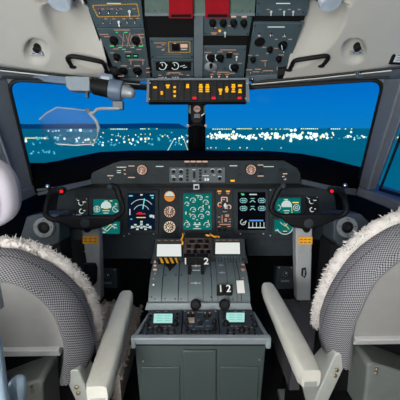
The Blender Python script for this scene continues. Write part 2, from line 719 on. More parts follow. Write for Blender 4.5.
WS = {}
for s in (-1, 1):
    def mx(x):
        return x if s < 0 else 391.5 - x
    # windshield corners (inner edge of the frame)
    it, ib = PY(mx(7), 79, 1.30), PY(mx(35), 192, 1.64)
    ct, cb = PY(mx(188), 90, 1.56), PY(mx(188), 172, 1.98)
    WS[s] = (it, ib, ct, cb)
    ot, ob = PY(mx(-24 if s > 0 else -42), 78, 1.08), PY(mx(16.5 if s > 0 else 7), 189, 1.44)
    # post
    back = V((s * .03, .03, 0))
    trim(MB().prism([it, ib, ob, ot], back), postm, bevel=.006)
    # raised rib down the post
    mid = lambda t: lerp(lerp(it, ot, .62), lerp(ib, ob, .62), t)
    trim(MB().tube([mid(t / 8) + V((-s * .002, -.002, 0)) for t in range(9)], .006, 8), postm)
    # black rubber on the windshield side of the post and round the pane
    def corner(p, a, b_, ra=.06):
        p0, p2 = p + (a - p).normalized() * ra, p + (b_ - p).normalized() * ra
        return [p0 * (1 - q_) ** 2 + p * 2 * q_ * (1 - q_) + p2 * q_ ** 2 for q_ in [k_ / 8 for k_ in range(9)]]
    arc_ = corner(it, ct, ib)
    trim(MB().prism([it] + arc_, back), postm)
    w = struct(MB().tube([ct] + arc_ + [ib], .0085, 8).build('window_%d' % (1 if s < 0 else 2), gasket))
    nrm = (ib - it).cross(ct - it).normalized()
    MB().prism([it, ib, cb, ct], nrm * .006).build('pane', glassm, w, 0)
    # top frame rail of the windshield: dark band, bright line
    e0, e1 = PY(mx(-30), 63, 1.22), PY(mx(152), 87, 1.52)
    trim(MB().prism([PY(mx(-22), 66, 1.24), PY(mx(76), 77.5, 1.40), PY(mx(150), 84.5, 1.50), PY(mx(150), 91, 1.53), PY(mx(76), 83, 1.44), PY(mx(-22), 79, 1.27)], V((0, .03, .005))), railm if s > 0 else railm, bevel=.002)
    trim(MB().tube([PY(mx(-20), 66, 1.235), PY(mx(40), 73, 1.335), PY(mx(80), 77, 1.395), PY(mx(140), 82.5, 1.475)], .005, 6), gasket)
    trim(MB().tube([PY(mx(0), 70.5, 1.255), PY(mx(76), 78.6, 1.395), PY(mx(140), 84.5, 1.48)], .0022, 6), whitep)
    trim(MB().tube([PY(mx(2), 77, 1.275), PY(mx(76), 81.5, 1.41), PY(mx(146), 89, 1.50)], .004, 6), gasket)
    # side window: gasket frame and pane
    a0, a1 = ot + V((s * .02, -.01, 0)), ob + V((s * .02, -.01, 0))
    b0, b1 = V((s * .95, .55, 1.50)), V((s * 1.0, .55, .95))
    a1 = V((a1.x, a1.y, a1.z))
    w = struct(MB().tube([a0, a1, b1, b0, a0], .010, 8).build('window_%d' % (3 if s < 0 else 4), gasket))
    MB().prism([a0, a1, b1, b0], V((s * .006, 0, 0))).build('pane', glassm, w, 0)
    # sill under the side window, and the short lit ledge ahead of it
    z0 = ob.z
    trim(MB().prism([V((s * .86, 1.66, z0 - .015)), V((s * .89, .4, z0 - .02)), V((s * 1.03, .4, z0 - .02)), V((s * 1.03, 1.66, z0 - .015))], V((0, 0, -.05))), postm, bevel=.01)

# nose roof above windshield (outside skin) keeps the sky off the overhead panel
rows = []
for k in range(48):
    rows.append([])
    for j in range(41):
        x = -1.0 + j * .05
        y = Yfront(x) - .005 - k * .057
        rows[-1].append(V((x, y, Hceil(x, y) + .075)))
trim(MB().grid(rows), black, smooth=60, solid=.01)
for s in (-1, 1):
    trim(MB().tube([V((s * x, Yfront(x) + .0, zedge(x) + .04)) for x in (.36, .5, .65, .8, .99)], .034, 8), black)
trim(MB().box((0, 1.47, 1.53), (.80, .03, .07)), black)
# seam in the lining
for s in (-1, 1):
    pts = []
    for k in range(13):
        x, y = lerp(-2, 52, k / 12), lerp(21, 1.5, k / 12)
        if s > 0:
            x = 391.5 - x
        pts.append(ceil_hit(x, y) + V((0, 0, .0005)))
    trim(MB().tube(pts, .0014, 6), mat('seam_grey', (150, 150, 146), .7))

# centre post
cp = MB().prism([PY(188, 86, 1.53), PY(205.5, 86, 1.53), PY(205.5, 158, 1.93), PY(188, 158, 1.93)], (0, .05, .02))
trim(cp, black, bevel=.004)
trim(MB().tube([PY(196.5, 126, 1.72), PY(196.5, 156, 1.885)], .02, 10), black)

# ================================================================= OVERHEAD PANEL
OV = Fr((0, 1.45, ZC + .25), (1, 0, 0), (0, -.303, .183))
t = thing('overhead_panel', (0, 1.3, ZC + .3), 'dark grey overhead switch panel between the cream ceiling linings', 'control panel')
ov = t
MB().slab(OV, [(112, 79), (282, 79), (312, -14), (80, -14)], .03, -.034).build('backing', black, t)
# light strip down the middle, shelf at the top
MB().slab(OV, [(194, 12), (203.5, 12), (202.5, 79), (194, 79)], .008, -.002).build('centre_strip', over2, t, bevel=.001)
MB().slab(OV, [(144, -14), (256, -14), (254.5, 11.5), (145, 11.5)], .012, 0).build('shelf', shelfm, t, bevel=.002, label='grey green metal shelf')
MB().slab(OV, [(145, 11), (254.5, 11), (254.5, 12.6), (145, 12.6)], .016, 0).build('shelf_edge', pedlip, t)
for x in (181, 217):
    g = MB().slab(OV, [(x - 12, -8), (x + 12, -8), (x + 12, 12.6), (x - 12, 12.6)], .022, .006).build('guard', redm, t, bevel=.002, label='red guard')
    MB().slab(OV, [(x - 9.6, 8.2), (x + 10, 8.2), (x + 10, 10.8), (x - 9.6, 10.8)], .002, .0275).build('slot', gasket, g)
screws(OV, [(148, 8), (155, 8), (162, 8), (234, 8), (242, 8), (250, 8)], .7, t, chrome, .012)


def module(pts, mt=overm, label=None):
    return MB().slab(OV, pts, .010, -.004).build('panel_module', mt, ov, bevel=.0012, label=label)


OH = .006


def legend(mod, rects, mt=e_peach2):
    q = MB()
    for x, y, w, h in rects:
        q.rect(OV, x, y, w, h, OH + .0008)
        q.build('coloured_legend' if mt in (e_green, e_red) else 'legend', mt, mod, 0)  # green and red ones are legend marks too, drawn to glow
        q = MB()
    if q.v:
        q.build('legend', mt, mod, 0)


def dashed(mod, P, mt=yellowm, w=1.0):
    q = MB()
    for a, b in zip(P, P[1:] + P[:1]):
        ln = math.hypot(b[0] - a[0], b[1] - a[1])
        m_ = max(2, int(ln / 2.6))
        for i in range(m_):
            t0, t1 = (i + .1) / m_, (i + .9) / m_
            q.line(OV, [(lerp(a[0], b[0], t0), lerp(a[1], b[1], t0)), (lerp(a[0], b[0], t1), lerp(a[1], b[1], t1))], w, OH + .0008)
    q.build('dashed_border', mt, mod, 0, label='amber dashed border')


# left column: electrical module and the fuel module below it
A1 = module([(80.5, -14), (140, -14), (143.8, 26), (96, 26)])
dashed(A1, [(92.5, 4), (137, 2.4), (139.5, 14.6), (98, 15.3)])
for x, y in [(99.5, 9), (108.5, 9), (117, 9)]:
    toggle(OV, x, y, 1.2, A1, -30, chrome, OH)
toggle(OV, 129.5, 10, 1.7, A1, -50, whitep, OH)
for x, y in [(103, 19.5), (110.5, 19.5), (127, 19), (135, 19)]:
    toggle(OV, x, y, 1.1, A1, -30, chrome, OH)
toggle(OV, 119, 20.5, 1.6, A1, -50, whitep, OH)
legend(A1, [(114, 2, 14, 1)], e_white)
legend(A1, [(103, 7.5, 3, .9), (112, 7.5, 3, .9), (121, 7.5, 3, .9), (134, 7.5, 3, .9), (106, 17.4, 3, .9), (114, 17.4, 3, .9), (124, 17.4, 3, .9), (131, 17, 3, .9), (138, 17, 3, .9)])
legend(A1, [(98.5, 7, .9, .9), (107.5, 7, .9, .9), (116, 7, .9, .9)], e_red)
screws(OV, [(98, 23.6), (140.5, 23.6), (119, 24.6)], .6, A1, black, OH)
A2 = module([(96.6, 27.4), (144, 27.4), (150.5, 77.5), (118, 77.5)])
for x, y in [(114, 38.5), (136, 38.5), (117, 55)]:
    knob(OV, x, y, 4.0 if y < 50 else 3.4, A2, knobm, .016, OH, 115)
for x, y in [(123.5, 69.5), (137.5, 69.5)]:
    knob(OV, x, y, 4.2, A2, knobm, .014, OH, 90)
    toggle(OV, x, y + 1, 1.0, A2, -10, whitep, OH + .014)
q = MB()
for x, y in [(128.5, 54.5), (135.5, 54.5)]:
    q.rect(OV, x, y, 5.6, 4, OH + .0006)
q.build('annunciator', gasket, A2, 0)
legend(A2, [(128.5, 54.6, 3.4, 1.2), (135.5, 54.6, 3.4, 1.2), (117, 31, 2, 1), (126, 31, 3, 1), (112, 45, 4, 1), (120, 46, 4, 1), (133, 46, 3, 1), (141, 45, 4, 1), (124, 48, 4, .8)], e_green)
legend(A2, [(122, 28.6, 16, .9), (104, 33, 9, .8), (107, 35.2, 6, .8), (141, 33, 6, .8), (142, 36, 4, .8), (116, 47.6, 6, .8), (139, 48, 5, .8), (128, 50.5, 7, .8), (112, 51.5, 4, .8),
             (117, 60.5, 5, .8), (137, 58.6, 16, .7), (131, 61, .7, 5), (143, 61, .7, 5), (124, 64.5, 6, .9), (137, 64.5, 6, .9), (148, 67, 4, .8), (148, 71, 4, .8), (130, 67, 2, .7), (121, 75, 8, .8)])
q = MB()
for L in [[(124, 31), (122.5, 46)], [(126, 34), (131, 47)], [(130, 31), (127, 46)], [(134, 46), (131, 33)], [(119, 33), (125, 40)], [(110, 44), (145, 44)], [(139, 33), (143, 44)]]:
    q.line(OV, L, .5, OH + .0008)
q.arc(OV, 136, 38.5, 5.4, -40, 200, .45, OH + .0008)
q.build('flow_diagram', e_peach2, A2, 0)
screws(OV, [(99, 29.5), (142, 29.5), (119.5, 75.5), (147.5, 75.5)], .6, A2, black, OH)
# centre left column
MB().slab(OV, [(146, 12.8), (193.4, 12.8), (193.4, 37), (148.6, 37)], .004, -.006).build('blank_plate', gasket, t)
B1 = module([(149.6, 38), (193.6, 38), (193.6, 57.3), (151, 57.3)])
dashed(B1, [(168.5, 40.6), (189.6, 40.4), (190, 51), (169, 51.2)])
MB().pbox(OV, 175.5, 45, 7, 5.4, .010, OH).build('push_button', knobm, B1)
legend(B1, [(175.6, 44.5, 3, .8)], e_green)
legend(B1, [(184, 44.5, 7, 3.6), (184, 48, 6, .8), (175, 42, 3, .7), (175, 48.9, 4, .7)], e_peach)
legend(B1, [(160, 41.6, 12, .8), (159, 45.6, 5, .8), (163, 48.6, 3, 1.4), (163, 43.5, 3, .8)])
toggle(OV, 164, 46, .9, B1, -30, chrome, OH)
legend(B1, [(172, 53.2, 18, .6), (170, 55.6, 26, .6), (170, 51.4, 10, .5)], mat('faded_legend', (120, 132, 136), .7))
screws(OV, [(151.5, 40), (191.8, 40), (152.8, 55.4), (191.8, 55.4)], .7, B1, black, OH)
B2 = module([(151.2, 58.3), (193.6, 58.3), (193.6, 78), (152.6, 78)])
MB().slab(OV, [(155.5, 60.3), (191, 60.3), (191, 69.2), (156.3, 69.2)], .002, OH).build('gauge_window', gasket, B2)
q = MB()
q.arc(OV, 162.5, 64.4, 3.8, -150, 130, .9, OH + .0025)
q.arc(OV, 175, 64.4, 3.6, -150, 130, .9, OH + .0025)
q.line(OV, [(162.5, 64.4), (162, 62)], .7, OH + .0025).line(OV, [(175, 64.4), (174, 62.4)], .7, OH + .0025)
q.line(OV, [(180, 65), (185, 63.6)], .8, OH + .0025).line(OV, [(183, 66), (187, 65.4)], .8, OH + .0025).line(OV, [(165, 66), (167.5, 63)], .6, OH + .0025)
q.build('dial_marks', e_white, B2, 0)
legend(B2, [(174, 71.6, 13, .9), (168, 72.8, 4, .7), (181, 73, 4, .7), (160, 74, 3, .8), (188, 74, 3, .8), (160, 76.6, 4, .7)])
for x in (163, 166, 173, 175.5, 178):
    MB().pbox(OV, x, 76.6, 1.6, 1.6, .006, OH).build('push_button', whitep, B2)
screws(OV, [(153.5, 60), (192, 60), (154.5, 76.5), (191.8, 76.5)], .7, B2, black, OH)
# centre right column
C1 = module([(204, 13), (252.6, 13), (248.6, 34.6), (204, 34.6)])
for x in (212.6, 223, 233.4, 243.6):
    knob(OV, x, 21, 3.3, C1, knobm, .016, OH, -70)
    screws(OV, [(x + .5, 24)], .5, C1, whitep, OH + .012, 'dot')
legend(C1, [(213, 15.2, 7.4, 2), (223.4, 15.2, 5, 2), (233.5, 15, 5, 2), (244, 15, 5, 2)], e_peach)
legend(C1, [(214.5, 26.4, 5, .8), (214, 31.5, 6, 1), (214, 32.8, 4, .8), (220, 29.3, 3, .8), (229, 24.4, 3, .7)])
toggle(OV, 225, 31.6, 1.5, C1, -30, whitep, OH)
MB().pbox(OV, 219.6, 29.3, 2, 1.6, .004, OH).build('push_button', e_amber, C1)
screws(OV, [(206, 15), (250.4, 15), (205.6, 32.4), (247.4, 32.4)], .7, C1, black, OH)
MB().slab(OV, [(204, 35.4), (248, 35.4), (246.6, 45), (203.6, 45)], .004, -.006).build('blank_plate', gasket, t)
C2 = module([(203.6, 45.8), (246.4, 45.8), (243.6, 78), (203, 78)])
for x, y in [(211, 56.2), (220, 56.2), (234.5, 66)]:
    knob(OV, x, y, 3.9, C2, knobm, .014, OH, 130)
    q = MB().arc(OV, x - .6, y - .5, 4.3, 140, 290, .7, OH + .0012)
    q.build('scale_arc', e_white, C2, 0)
MB().pbox(OV, 229, 53.6, 5.4, 4, .008, OH).build('push_button', knobm, C2)
toggle(OV, 236.6, 55.6, 1.4, C2, -60, whitep, OH)
toggle(OV, 224, 66.5, 1.2, C2, 20, chrome, OH)
q = MB().lathe(OV.px(210.8, 65, OH), OV.n, [(OV.r(211, 65, 6.2), 0), (OV.r(211, 65, 6.2), .006), (OV.r(211, 65, 5), .010), (OV.r(211, 65, 2.4), .012)], 24)
q.build('speaker_knob', silverp, C2, label='pale silver round knob')
knob(OV, 210.8, 61.5, 1.6, C2, knobm, .018, OH + .01, 90)
legend(C2, [(228, 48.6, 16, .8), (208, 51, 7, .7), (220, 50.5, 5, .7), (230, 51, 4, .7), (236, 52.6, 5, .7), (214, 70.6, 3, .8), (223, 71, 12, .8), (240, 62, 4, .6), (232, 72, 6, .7)])
for x in (211.5, 219, 227):
    toggle(OV, x, 75.3, .9, C2, -30, e_peach, OH)
legend(C2, [(212, 73, 4, .7), (219, 73, 4, .7), (227, 73, 4, .7)])
screws(OV, [(205.6, 48), (244.6, 48), (205, 76), (242.4, 76)], .7, C2, black, OH)
# right column
D1 = module([(257.4, -14), (311.5, -14), (306.4, 14.6), (255.6, 14.6)])
for x in (271, 284, 293):
    toggle(OV, x, 10.4, 1.3, D1, -35, whitep, OH)
legend(D1, [(283, 2, 14, 1)], e_white)
legend(D1, [(268, 8, 3, .8), (280, 8, 3, .8), (289, 8, 3, .8), (299, 8, 3, .8)])
screws(OV, [(259, 2), (303, 11), (258, 12.4)], .7, D1, black, OH)
MB().slab(OV, [(255, 15.6), (305.6, 15.6), (304, 21), (254, 21)], .004, -.006).build('blank_plate', gasket, t)
D2 = module([(253.6, 22), (303.6, 22), (283, 78), (245.5, 78)])
legend(D2, [(276, 25.6, 17, 1)], e_white)
for x, y in [(259, 31.6), (270.6, 31.6), (284.6, 32)]:
    toggle(OV, x, y, 1.2, D2, -30, chrome, OH)
MB().lathe(OV.px(259.5, 40.5, OH), OV.n, [(OV.r(259, 40, 5.2), 0), (OV.r(259, 40, 5.2), .004), (OV.r(259, 40, 4.6), .004)], 22).build('dial', gasket, D2)
legend(D2, [(257.6, 39, 2, 2), (261.6, 40.6, 1.6, 2), (257, 42, 2, 1), (261, 38.4, 1.6, 1)], emit('lit_orange', (240, 150, 80), .9))
knob(OV, 282.5, 43.5, 4.2, D2, knobm, .016, OH, 110)
MB().line(OV, [(281, 40), (281.6, 44), (283.4, 47.4)], .7, OH + .02).build('pointer', e_white, D2, 0)
for x, y in [(269.6, 47.5), (252.8, 57.5), (278.6, 57)]:
    knob(OV, x, y, 2.8, D2, knobm, .016, OH, 90)
    screws(OV, [(x, y + 3)], 1.0, D2, silverp, OH + .006, 'dot')
legend(D2, [(276, 38, 3, .8), (290, 38, 4, .8), (264, 46, 4, .7), (276, 47, 4, .7), (268, 52, 4, .8), (250, 54, 4, .7), (257, 54, 3, .7), (281, 53.6, 5, .7), (264, 59.5, 6, .8), (265, 63, .7, 4), (249, 68.6, 6, .8), (258, 68, 6, .8), (256, 70.6, 7, .7), (268, 69.5, 10, .8), (277, 67, .6, 4), (271, 34, 4, .7), (284, 35.4, 4, .8), (259, 34.6, 4, .7)])
for x, y in [(250.5, 70), (262, 70), (271, 71), (280, 70)]:
    toggle(OV, x, y, .8, D2, -30, chrome, OH)
screws(OV, [(255, 24.4), (299.6, 24.4), (247.6, 76), (280, 75.4)], .7, D2, black, OH)
# folded edge of the panel by the right rail
MB().slab(OV, [(246, 75), (281, 73), (283, 76), (270, 79), (246, 80)], .03, -.02).build('edge_flange', over2, t)
MB().slab(OV, [(113, 77.5), (151, 77.5), (153, 80), (113, 80)], .03, -.02).build('edge_flange', over2, t)
MB().ball(OV.px(252, 77, .012), .008).build('latch', chrome, t)

# ---------------------------------------------------------------- warning lamp panel
WP = Fr(PY(197, 90, 1.40), (1, 0, 0), (0, .22, 1))
t = thing('warning_panel', WP.px(197, 101), 'black warning panel with rows of amber and red lamps below the overhead panel', 'warning panel')
MB().slab(WP, [(148, 79.5), (247, 79), (247.6, 101.5), (147.6, 101.8)], .04, -.045).build('housing', black, t, bevel=.002)
MB().slab(WP, [(147, 79.5), (149.4, 79.5), (149, 102), (146.4, 102)], .012, -.012).build('side_frame', over2, t)
MB().slab(WP, [(246, 79), (249, 79), (249.4, 101.8), (246, 101.8)], .012, -.012).build('side_frame', over2, t)
MB().slab(WP, [(147, 78.2), (249, 77.8), (249, 79.6), (147, 80)], .02, -.02).build('top_frame', over2, t)
colx = [155, 161.5, 168, 174.6, 181, 187.6, 194.3, 200.8, 207.4, 213.8, 220.4, 226.8, 233.4, 240]
for i, x in enumerate(colx):
    MB().pbox(WP, x, 90.6, 5.9, 19, .004, -.005).build('lamp_strip', gasket, t, bevel=.0006)
amb = [(155, 87.4, 3.6, 1.8), (161.8, 92, 2.4, 1.3), (161.8, 93.9, 2.2, 1.3), (167.8, 85.4, 4, 1.5), (167.8, 87.4, 2.4, 1.6), (174.7, 87.2, 2.4, 1.8), (174.7, 91.6, 2.4, 2), (174.7, 96, 2.2, 1.8),
       (187.6, 84.9, 2.6, 1.5), (187.6, 87, 3, 2), (200.8, 84.9, 3.2, 1.5), (200.8, 87, 4, 1.6), (200.8, 89.3, 3.6, 1.3), (200.8, 91.4, 3.8, 1.3),
       (207.4, 84.9, 3, 1.5), (207.4, 87, 4, 1.6), (207.4, 89.3, 3.6, 1.3), (207.4, 91.4, 3.8, 1.3), (220.4, 89.6, 3.6, 1.7), (220.4, 91.6, 2.4, 1.6), (220.4, 93.8, 1.8, 1.6),
       (226.8, 87.4, 2, 1.6), (226.8, 89.5, 3.4, 1.8), (226.8, 91.6, 2.6, 1.4), (233.4, 84.9, 3.4, 1.5), (233.4, 87, 3.8, 1.5), (233.4, 89.3, 2.6, 1.4), (233.4, 91.6, 3.6, 1.5), (240, 85.6, 4, 1.9), (240, 90, 2.6, 1.8), (240, 92.2, 3.4, 1.4)]
for x, y, w, h in amb:
    MB().pbox(WP, x, y, w, h, .003, -.001).build('amber_lamp', e_amber, t, 0)
for x in (194.4, 213.6, 239.6):
    MB().pbox(WP, x, 98, 3.8, 2.2, .003, -.001).build('red_lamp', e_red, t, 0)
screws(WP, [(149.3, 99), (247, 83.5), (245.6, 98.4), (150, 83)], .8, t, silverp)

# ---------------------------------------------------------------- compass on the centre post
CF = Fr(PY(197, 112, 1.50), (1, 0, 0), (0, .2, 1))
t = thing('magnetic_compass', CF.px(197, 112), 'small black standby compass hanging on the centre windshield post', 'compass')
MB().slab(CF, [(191, 101.5), (203, 101.5), (203.6, 118), (200, 123), (194, 123), (190.6, 118)], .05, -.05).build('body', black, t, bevel=.004)
MB().slab(CF, [(188.5, 104), (191, 104), (191, 112), (188.5, 112)], .02, -.04).build('bracket', shelfm, t)
MB().slab(CF, [(203, 104), (205.6, 104), (205.6, 112), (203, 112)], .02, -.04).build('bracket', shelfm, t)
MB().disc(CF, 197, 109, 3.4, .0015, 20).build('dial', mutedpink, t, 0)
MB().rect(CF, 197, 109, 5, .6, .002).build('lubber_line', black, t, 0)
MB().slab(CF, [(194.5, 114), (199.5, 114), (200, 118), (194, 118)], .004, 0).build('card', postm, t)
MB().line(CF, [(201, 116), (204.5, 113.5)], 1, .003).build('lamp_lead', whitep, t, 0)
MB().tube([CF.px(189, 125, -.02), CF.px(197, 123.6, -.01), CF.px(205.5, 125, -.02)], .005, 8).build('clamp', black, t)
for x in (187.6, 206):
    MB().lathe(CF.px(x, 125, -.02), CF.n, [(.008, 0), (.008, .008), (.005, .011)], 12).build('thumb_screw', silverp, t)

# ================================================================= GLARESHIELD
front = [(36, 193, 1.55), (60, 188, 1.47), (88, 180, 1.425), (92, 172, 1.425), (113, 162, 1.425), (122, 159, 1.425), (196, 158.6, 1.425), (284, 159, 1.425), (298, 167, 1.425), (303, 177, 1.425), (330, 187, 1.47), (356, 193, 1.55)]
rear = [(28, 163.5, 1.66), (44, 163.5, 1.68), (58, 161.5, 1.70), (75, 157.5, 1.75), (100, 152.5, 1.82), (130, 151, 1.88), (196, 150.6, 1.93), (270, 151.5, 1.88), (300, 154, 1.82), (322, 158, 1.75), (344, 163.5, 1.69), (364, 168.5, 1.66)]
t = thing('glareshield', PY(196, 172, 1.5), 'black glareshield hood under the windshield with autopilot controls on its face', 'glareshield')
fa, ra = [PY(*p) for p in front], [PY(*p) for p in rear]
rows = []
for k in range(7):
    tt = k / 6
    rows.append([lerp(a, b, tt) + V((0, 0, .02 * math.sin(PI * tt) * (1 if 1 else 0))) * (.4) for a, b in zip(fa, ra)])
rows.append([p + V((0, .03, -.14)) for p in ra])
MB().grid(rows).build('hood', hoodm, t, smooth=50, solid=.008)
GF = Fr(PY(196, 172, 1.42), (1, 0, 0), (0, .12, 1))
MB().slab(GF, [(90.5, 176), (92, 172.5), (113, 163), (122, 160.3), (284, 160.3), (297.5, 168), (301, 174), (300.5, 183.5), (250, 184), (92, 184.3), (90.5, 182)], .02, -.022).build('face_plate', facem, t, bevel=.003)
for mxx_ in (lambda x: x, lambda x: 393.5 - x):
    MB().prism([PY(mxx_(36.5), 189, 1.545), PY(mxx_(60), 186.4, 1.462), PY(mxx_(91), 179.4, 1.418), PY(mxx_(92), 184, 1.418), PY(mxx_(60), 191.4, 1.462), PY(mxx_(38), 195.6, 1.545)], V((0, .03, 0))).build('side_lip', lipm, t, label='grey lower side lip')
MB().slab(GF, [(92, 184.3), (300, 184), (296, 187), (96, 187)], .03, -.10).build('underside', black, t)
# left side fittings
q = lambda x, y, w, h, mt=gasket, nm='annunciator', d=.003: MB().pbox(GF, x, y, w, h, d, -.002).build(nm, mt, t)
for x, y, w, h in [(110, 171.4, 7.4, 2.8), (110.4, 178.5, 4, 3), (119, 171.6, 6, 4.4), (131.8, 168.6, 4, 3.4), (131.8, 174, 4, 3.4), (153.6, 165.3, 3, 2), (153.6, 168.8, 3.4, 2.2), (154, 175, 3.6, 3.2), (160, 181, 7, 2.8),
                   (239, 164.6, 3, 2), (239, 168.6, 3, 2.2), (239, 174.4, 3.6, 3.4), (261, 167.6, 4.6, 3.4), (261, 173.2, 4.6, 3.4), (282.5, 170, 7, 2.6)]:
    q(x, y, w, h)
gl = MB()
for x, y, w, h in [(110.4, 175.7, 6, 1), (121.5, 167.2, 9.5, 1), (131.5, 166, 6, .9), (131.5, 177.4, 7, .9), (124.6, 170, 2, .9), (125, 174, 2, .9), (260.6, 165, 5.6, .9), (260.6, 176, 6, .9), (285, 173.8, 4.4, 1), (283, 176.6, 2, 1), (285, 179.6, 2.4, .8)]:
    gl.rect(GF, x, y, w, h, .0008)
gl.build_each('legend', e_peach, t)
gw = MB()
for x, y, w, h in [(119, 170.6, 4, .8), (119, 172.6, 4, .8), (159.6, 166.4, 7.6, .9), (233.4, 165.8, 7.6, .9), (268.5, 166.6, 10.4, .7), (121.5, 167.2, 3, .8)]:
    gw.rect(GF, x, y, w, h, .0014)
gw.build_each('legend', e_white, t)
screws(GF, [(284, 176.4), (285.4, 178.6), (110.4, 178.6)], .8, t, silverp, .001)
gauge(GF, 142, 169.8, 5.0, t, e_peach, 250)
gauge(GF, 251, 169.6, 5.0, t, e_peach, 265)
q(232.6, 180.7, 4.2, 1.8, e_amber, 'amber_lamp')
q(232.6, 180.7, 6.4, 3, gasket, 'lamp_surround', .0015)
# autopilot control unit in the middle
ap = MB().slab(GF, [(169.4, 167.5), (225, 167.5), (225, 182.5), (169.4, 182.5)], .006, -.002).build('autopilot_unit', panel2, t, bevel=.001, label='lighter grey autopilot control unit')
MB().slab(GF, [(168.6, 160.6), (225.6, 160.6), (225.6, 167.2), (168.6, 167.2)], .003, -.002).build('annunciator_bar', facem, t)
for x in (187, 193, 199, 205):
    MB().pbox(GF, x, 164.8, 4.2, 3.6, .008, 0).build('push_button', knobm, t)
    MB().pbox(GF, x, 161.6, 5, 1.5, .003, 0).build('lit_caption', e_peach, t, 0)
for x, y in [(173.6, 171.6), (181, 171.6), (174, 179.3), (181, 179), (212.4, 171.2), (219.6, 171.4), (219.6, 178.6)]:
    knob(GF, x, y, 1.7, ap, knobm, .012, .004, 70)
    MB().arc(GF, x, y - .2, 2.2, 30, 150, .6, .0048).build('scale_arc', e_white, ap, 0)
MB().pbox(GF, 194, 175, 2, 6.4, .009, .004).build('thumb_wheel', knobm, ap)
for x in (187.4, 200.2):
    for y in (170.4, 173.4, 176.6, 179.8):
        MB().pbox(GF, x, y, 2.4, 2.2, .004, .004).build('push_button', knobm, ap)
for x, y in [(205.4, 171.6), (205.4, 179.4), (208, 179.4)]:
    MB().pbox(GF, x, y, 1.8, 2.6, .004, .004).build('push_button', whitep if y > 175 else knobm, ap)
ql = MB()
for x, y, w, h in [(194, 169.6, 3, .7), (194, 181, 3, .7), (205.4, 175.6, 6.4, .7), (173, 175.8, 4, .5), (181, 175.8, 4, .5), (214, 175, 3, .5)]:
    ql.rect(GF, x, y, w, h, .0048)
ql.build_each('legend', e_white, ap)
# small chrome lock below the middle
q2 = MB().pbox(GF, 196.4, 187, 6, 5.6, .012, -.03).build('latch', silverp, t, bevel=.001)
MB().pbox(GF, 196.4, 187.4, 3.6, 3, .004, -.017).build('latch_button', knobm, q2)

# ================================================================= MAIN INSTRUMENT PANEL
MP = Fr((0, 1.45, .702), (1, 0, 0), (0, .07, .258))
t = thing('instrument_panel', MP.px(197, 238), 'dark grey main instrument panel with seven lit displays below the glareshield', 'instrument panel')
ip = t
MB().slab(MP, [(58, 197), (66, 184), (328, 184), (335, 197), (340, 240), (52, 240)], .02, -.022).build('panel_plate', panelm, t, bevel=.002)
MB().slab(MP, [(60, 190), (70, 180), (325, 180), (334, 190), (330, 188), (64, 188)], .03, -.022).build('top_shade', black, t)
MB().slab(MP, [(90, 238.5), (154, 238.5), (154, 259), (104, 259)], .02, -.022).build('lower_panel', panelm, t, bevel=.002)
MB().slab(MP, [(246, 238.5), (300, 238.5), (292, 256), (248, 256)], .02, -.022).build('lower_panel', panelm, t, bevel=.002)
SH = .0165
SH2 = .0172
# outboard flight displays
d = display(MP, 94.5, 199.5, 119.5, 215.5, t, e_teal, 2.2)
sym(MP, d, e_white, SH, [('p', [(107 + 5.2 * math.cos(R(a)), 206.4 - 5 * math.sin(R(a))) for a in range(-20, 201, 20)]), ('a', 98, 209, 3, 0, 360, .7), ('a', 98, 209, 1.2, 0, 360, .8), ('a', 116.5, 209, 3, 60, 330, .8), ('l', [(98, 206), (98, 212)], .6), ('l', [(114, 207), (119, 211)], .7), ('q', 107, 210.6, 7, .9), ('q', 107, 213, 5, .8), ('q', 107, 201, 3, .8)])
sym(MP, d, e_yel, SH2, [('q', 117, 204, 2, 1), ('q', 112, 201, 2.4, .8), ('l', [(103, 207.4), (106, 208.6), (108, 208.6), (111, 207.4)], .7)])
d = display(MP, 95.5, 221.5, 120.5, 233.5, t, e_teal, 2.0)
sym(MP, d, e_white, SH, [('a', 109, 231, 7, 20, 160, .7), ('l', [(100, 232), (104, 228), (108, 231), (113, 226), (118, 228)], .7), ('q', 116, 224.5, 3, 1), ('q', 104, 232, 5, .8)])
sym(MP, d, e_yel, SH2, [('l', [(106, 229), (112, 224)], .6), ('q', 99, 224.5, 2, .8)])
d = display(MP, 275, 198, 299.5, 213.8, t, e_teal, 2.2)
sym(MP, d, e_white, SH, [('p', [(285.6 + 5.2 * math.cos(R(a)), 205.4 - 5 * math.sin(R(a))) for a in range(-20, 201, 20)]), ('a', 295.4, 207.6, 3, 0, 360, .8), ('a', 295.4, 207.6, 1.2, 0, 360, .8), ('a', 277, 207.6, 2.6, -90, 90, .8), ('q', 285.6, 210.6, 6, .9), ('q', 285.6, 213, 4, .7), ('q', 285, 199.6, 4, .8)])
sym(MP, d, e_yel, SH2, [('q', 294.5, 202.6, 6, 1.1), ('q', 285, 199.6, 2, .7), ('l', [(290.6, 206), (291, 213)], .6)])
d = display(MP, 273.5, 219.5, 295, 232, t, e_teal, 2.0)
sym(MP, d, e_white, SH, [('a', 284, 226, 8, 200, 340, .9), ('l', [(279, 222), (284, 226), (287, 223), (292, 227)], .7), ('q', 276, 230, 3, .9), ('q', 292, 222, 3, .7)])
sym(MP, d, e_yel, SH2, [('l', [(283, 223), (288, 229)], .6), ('q', 284, 231, 4, .6)])
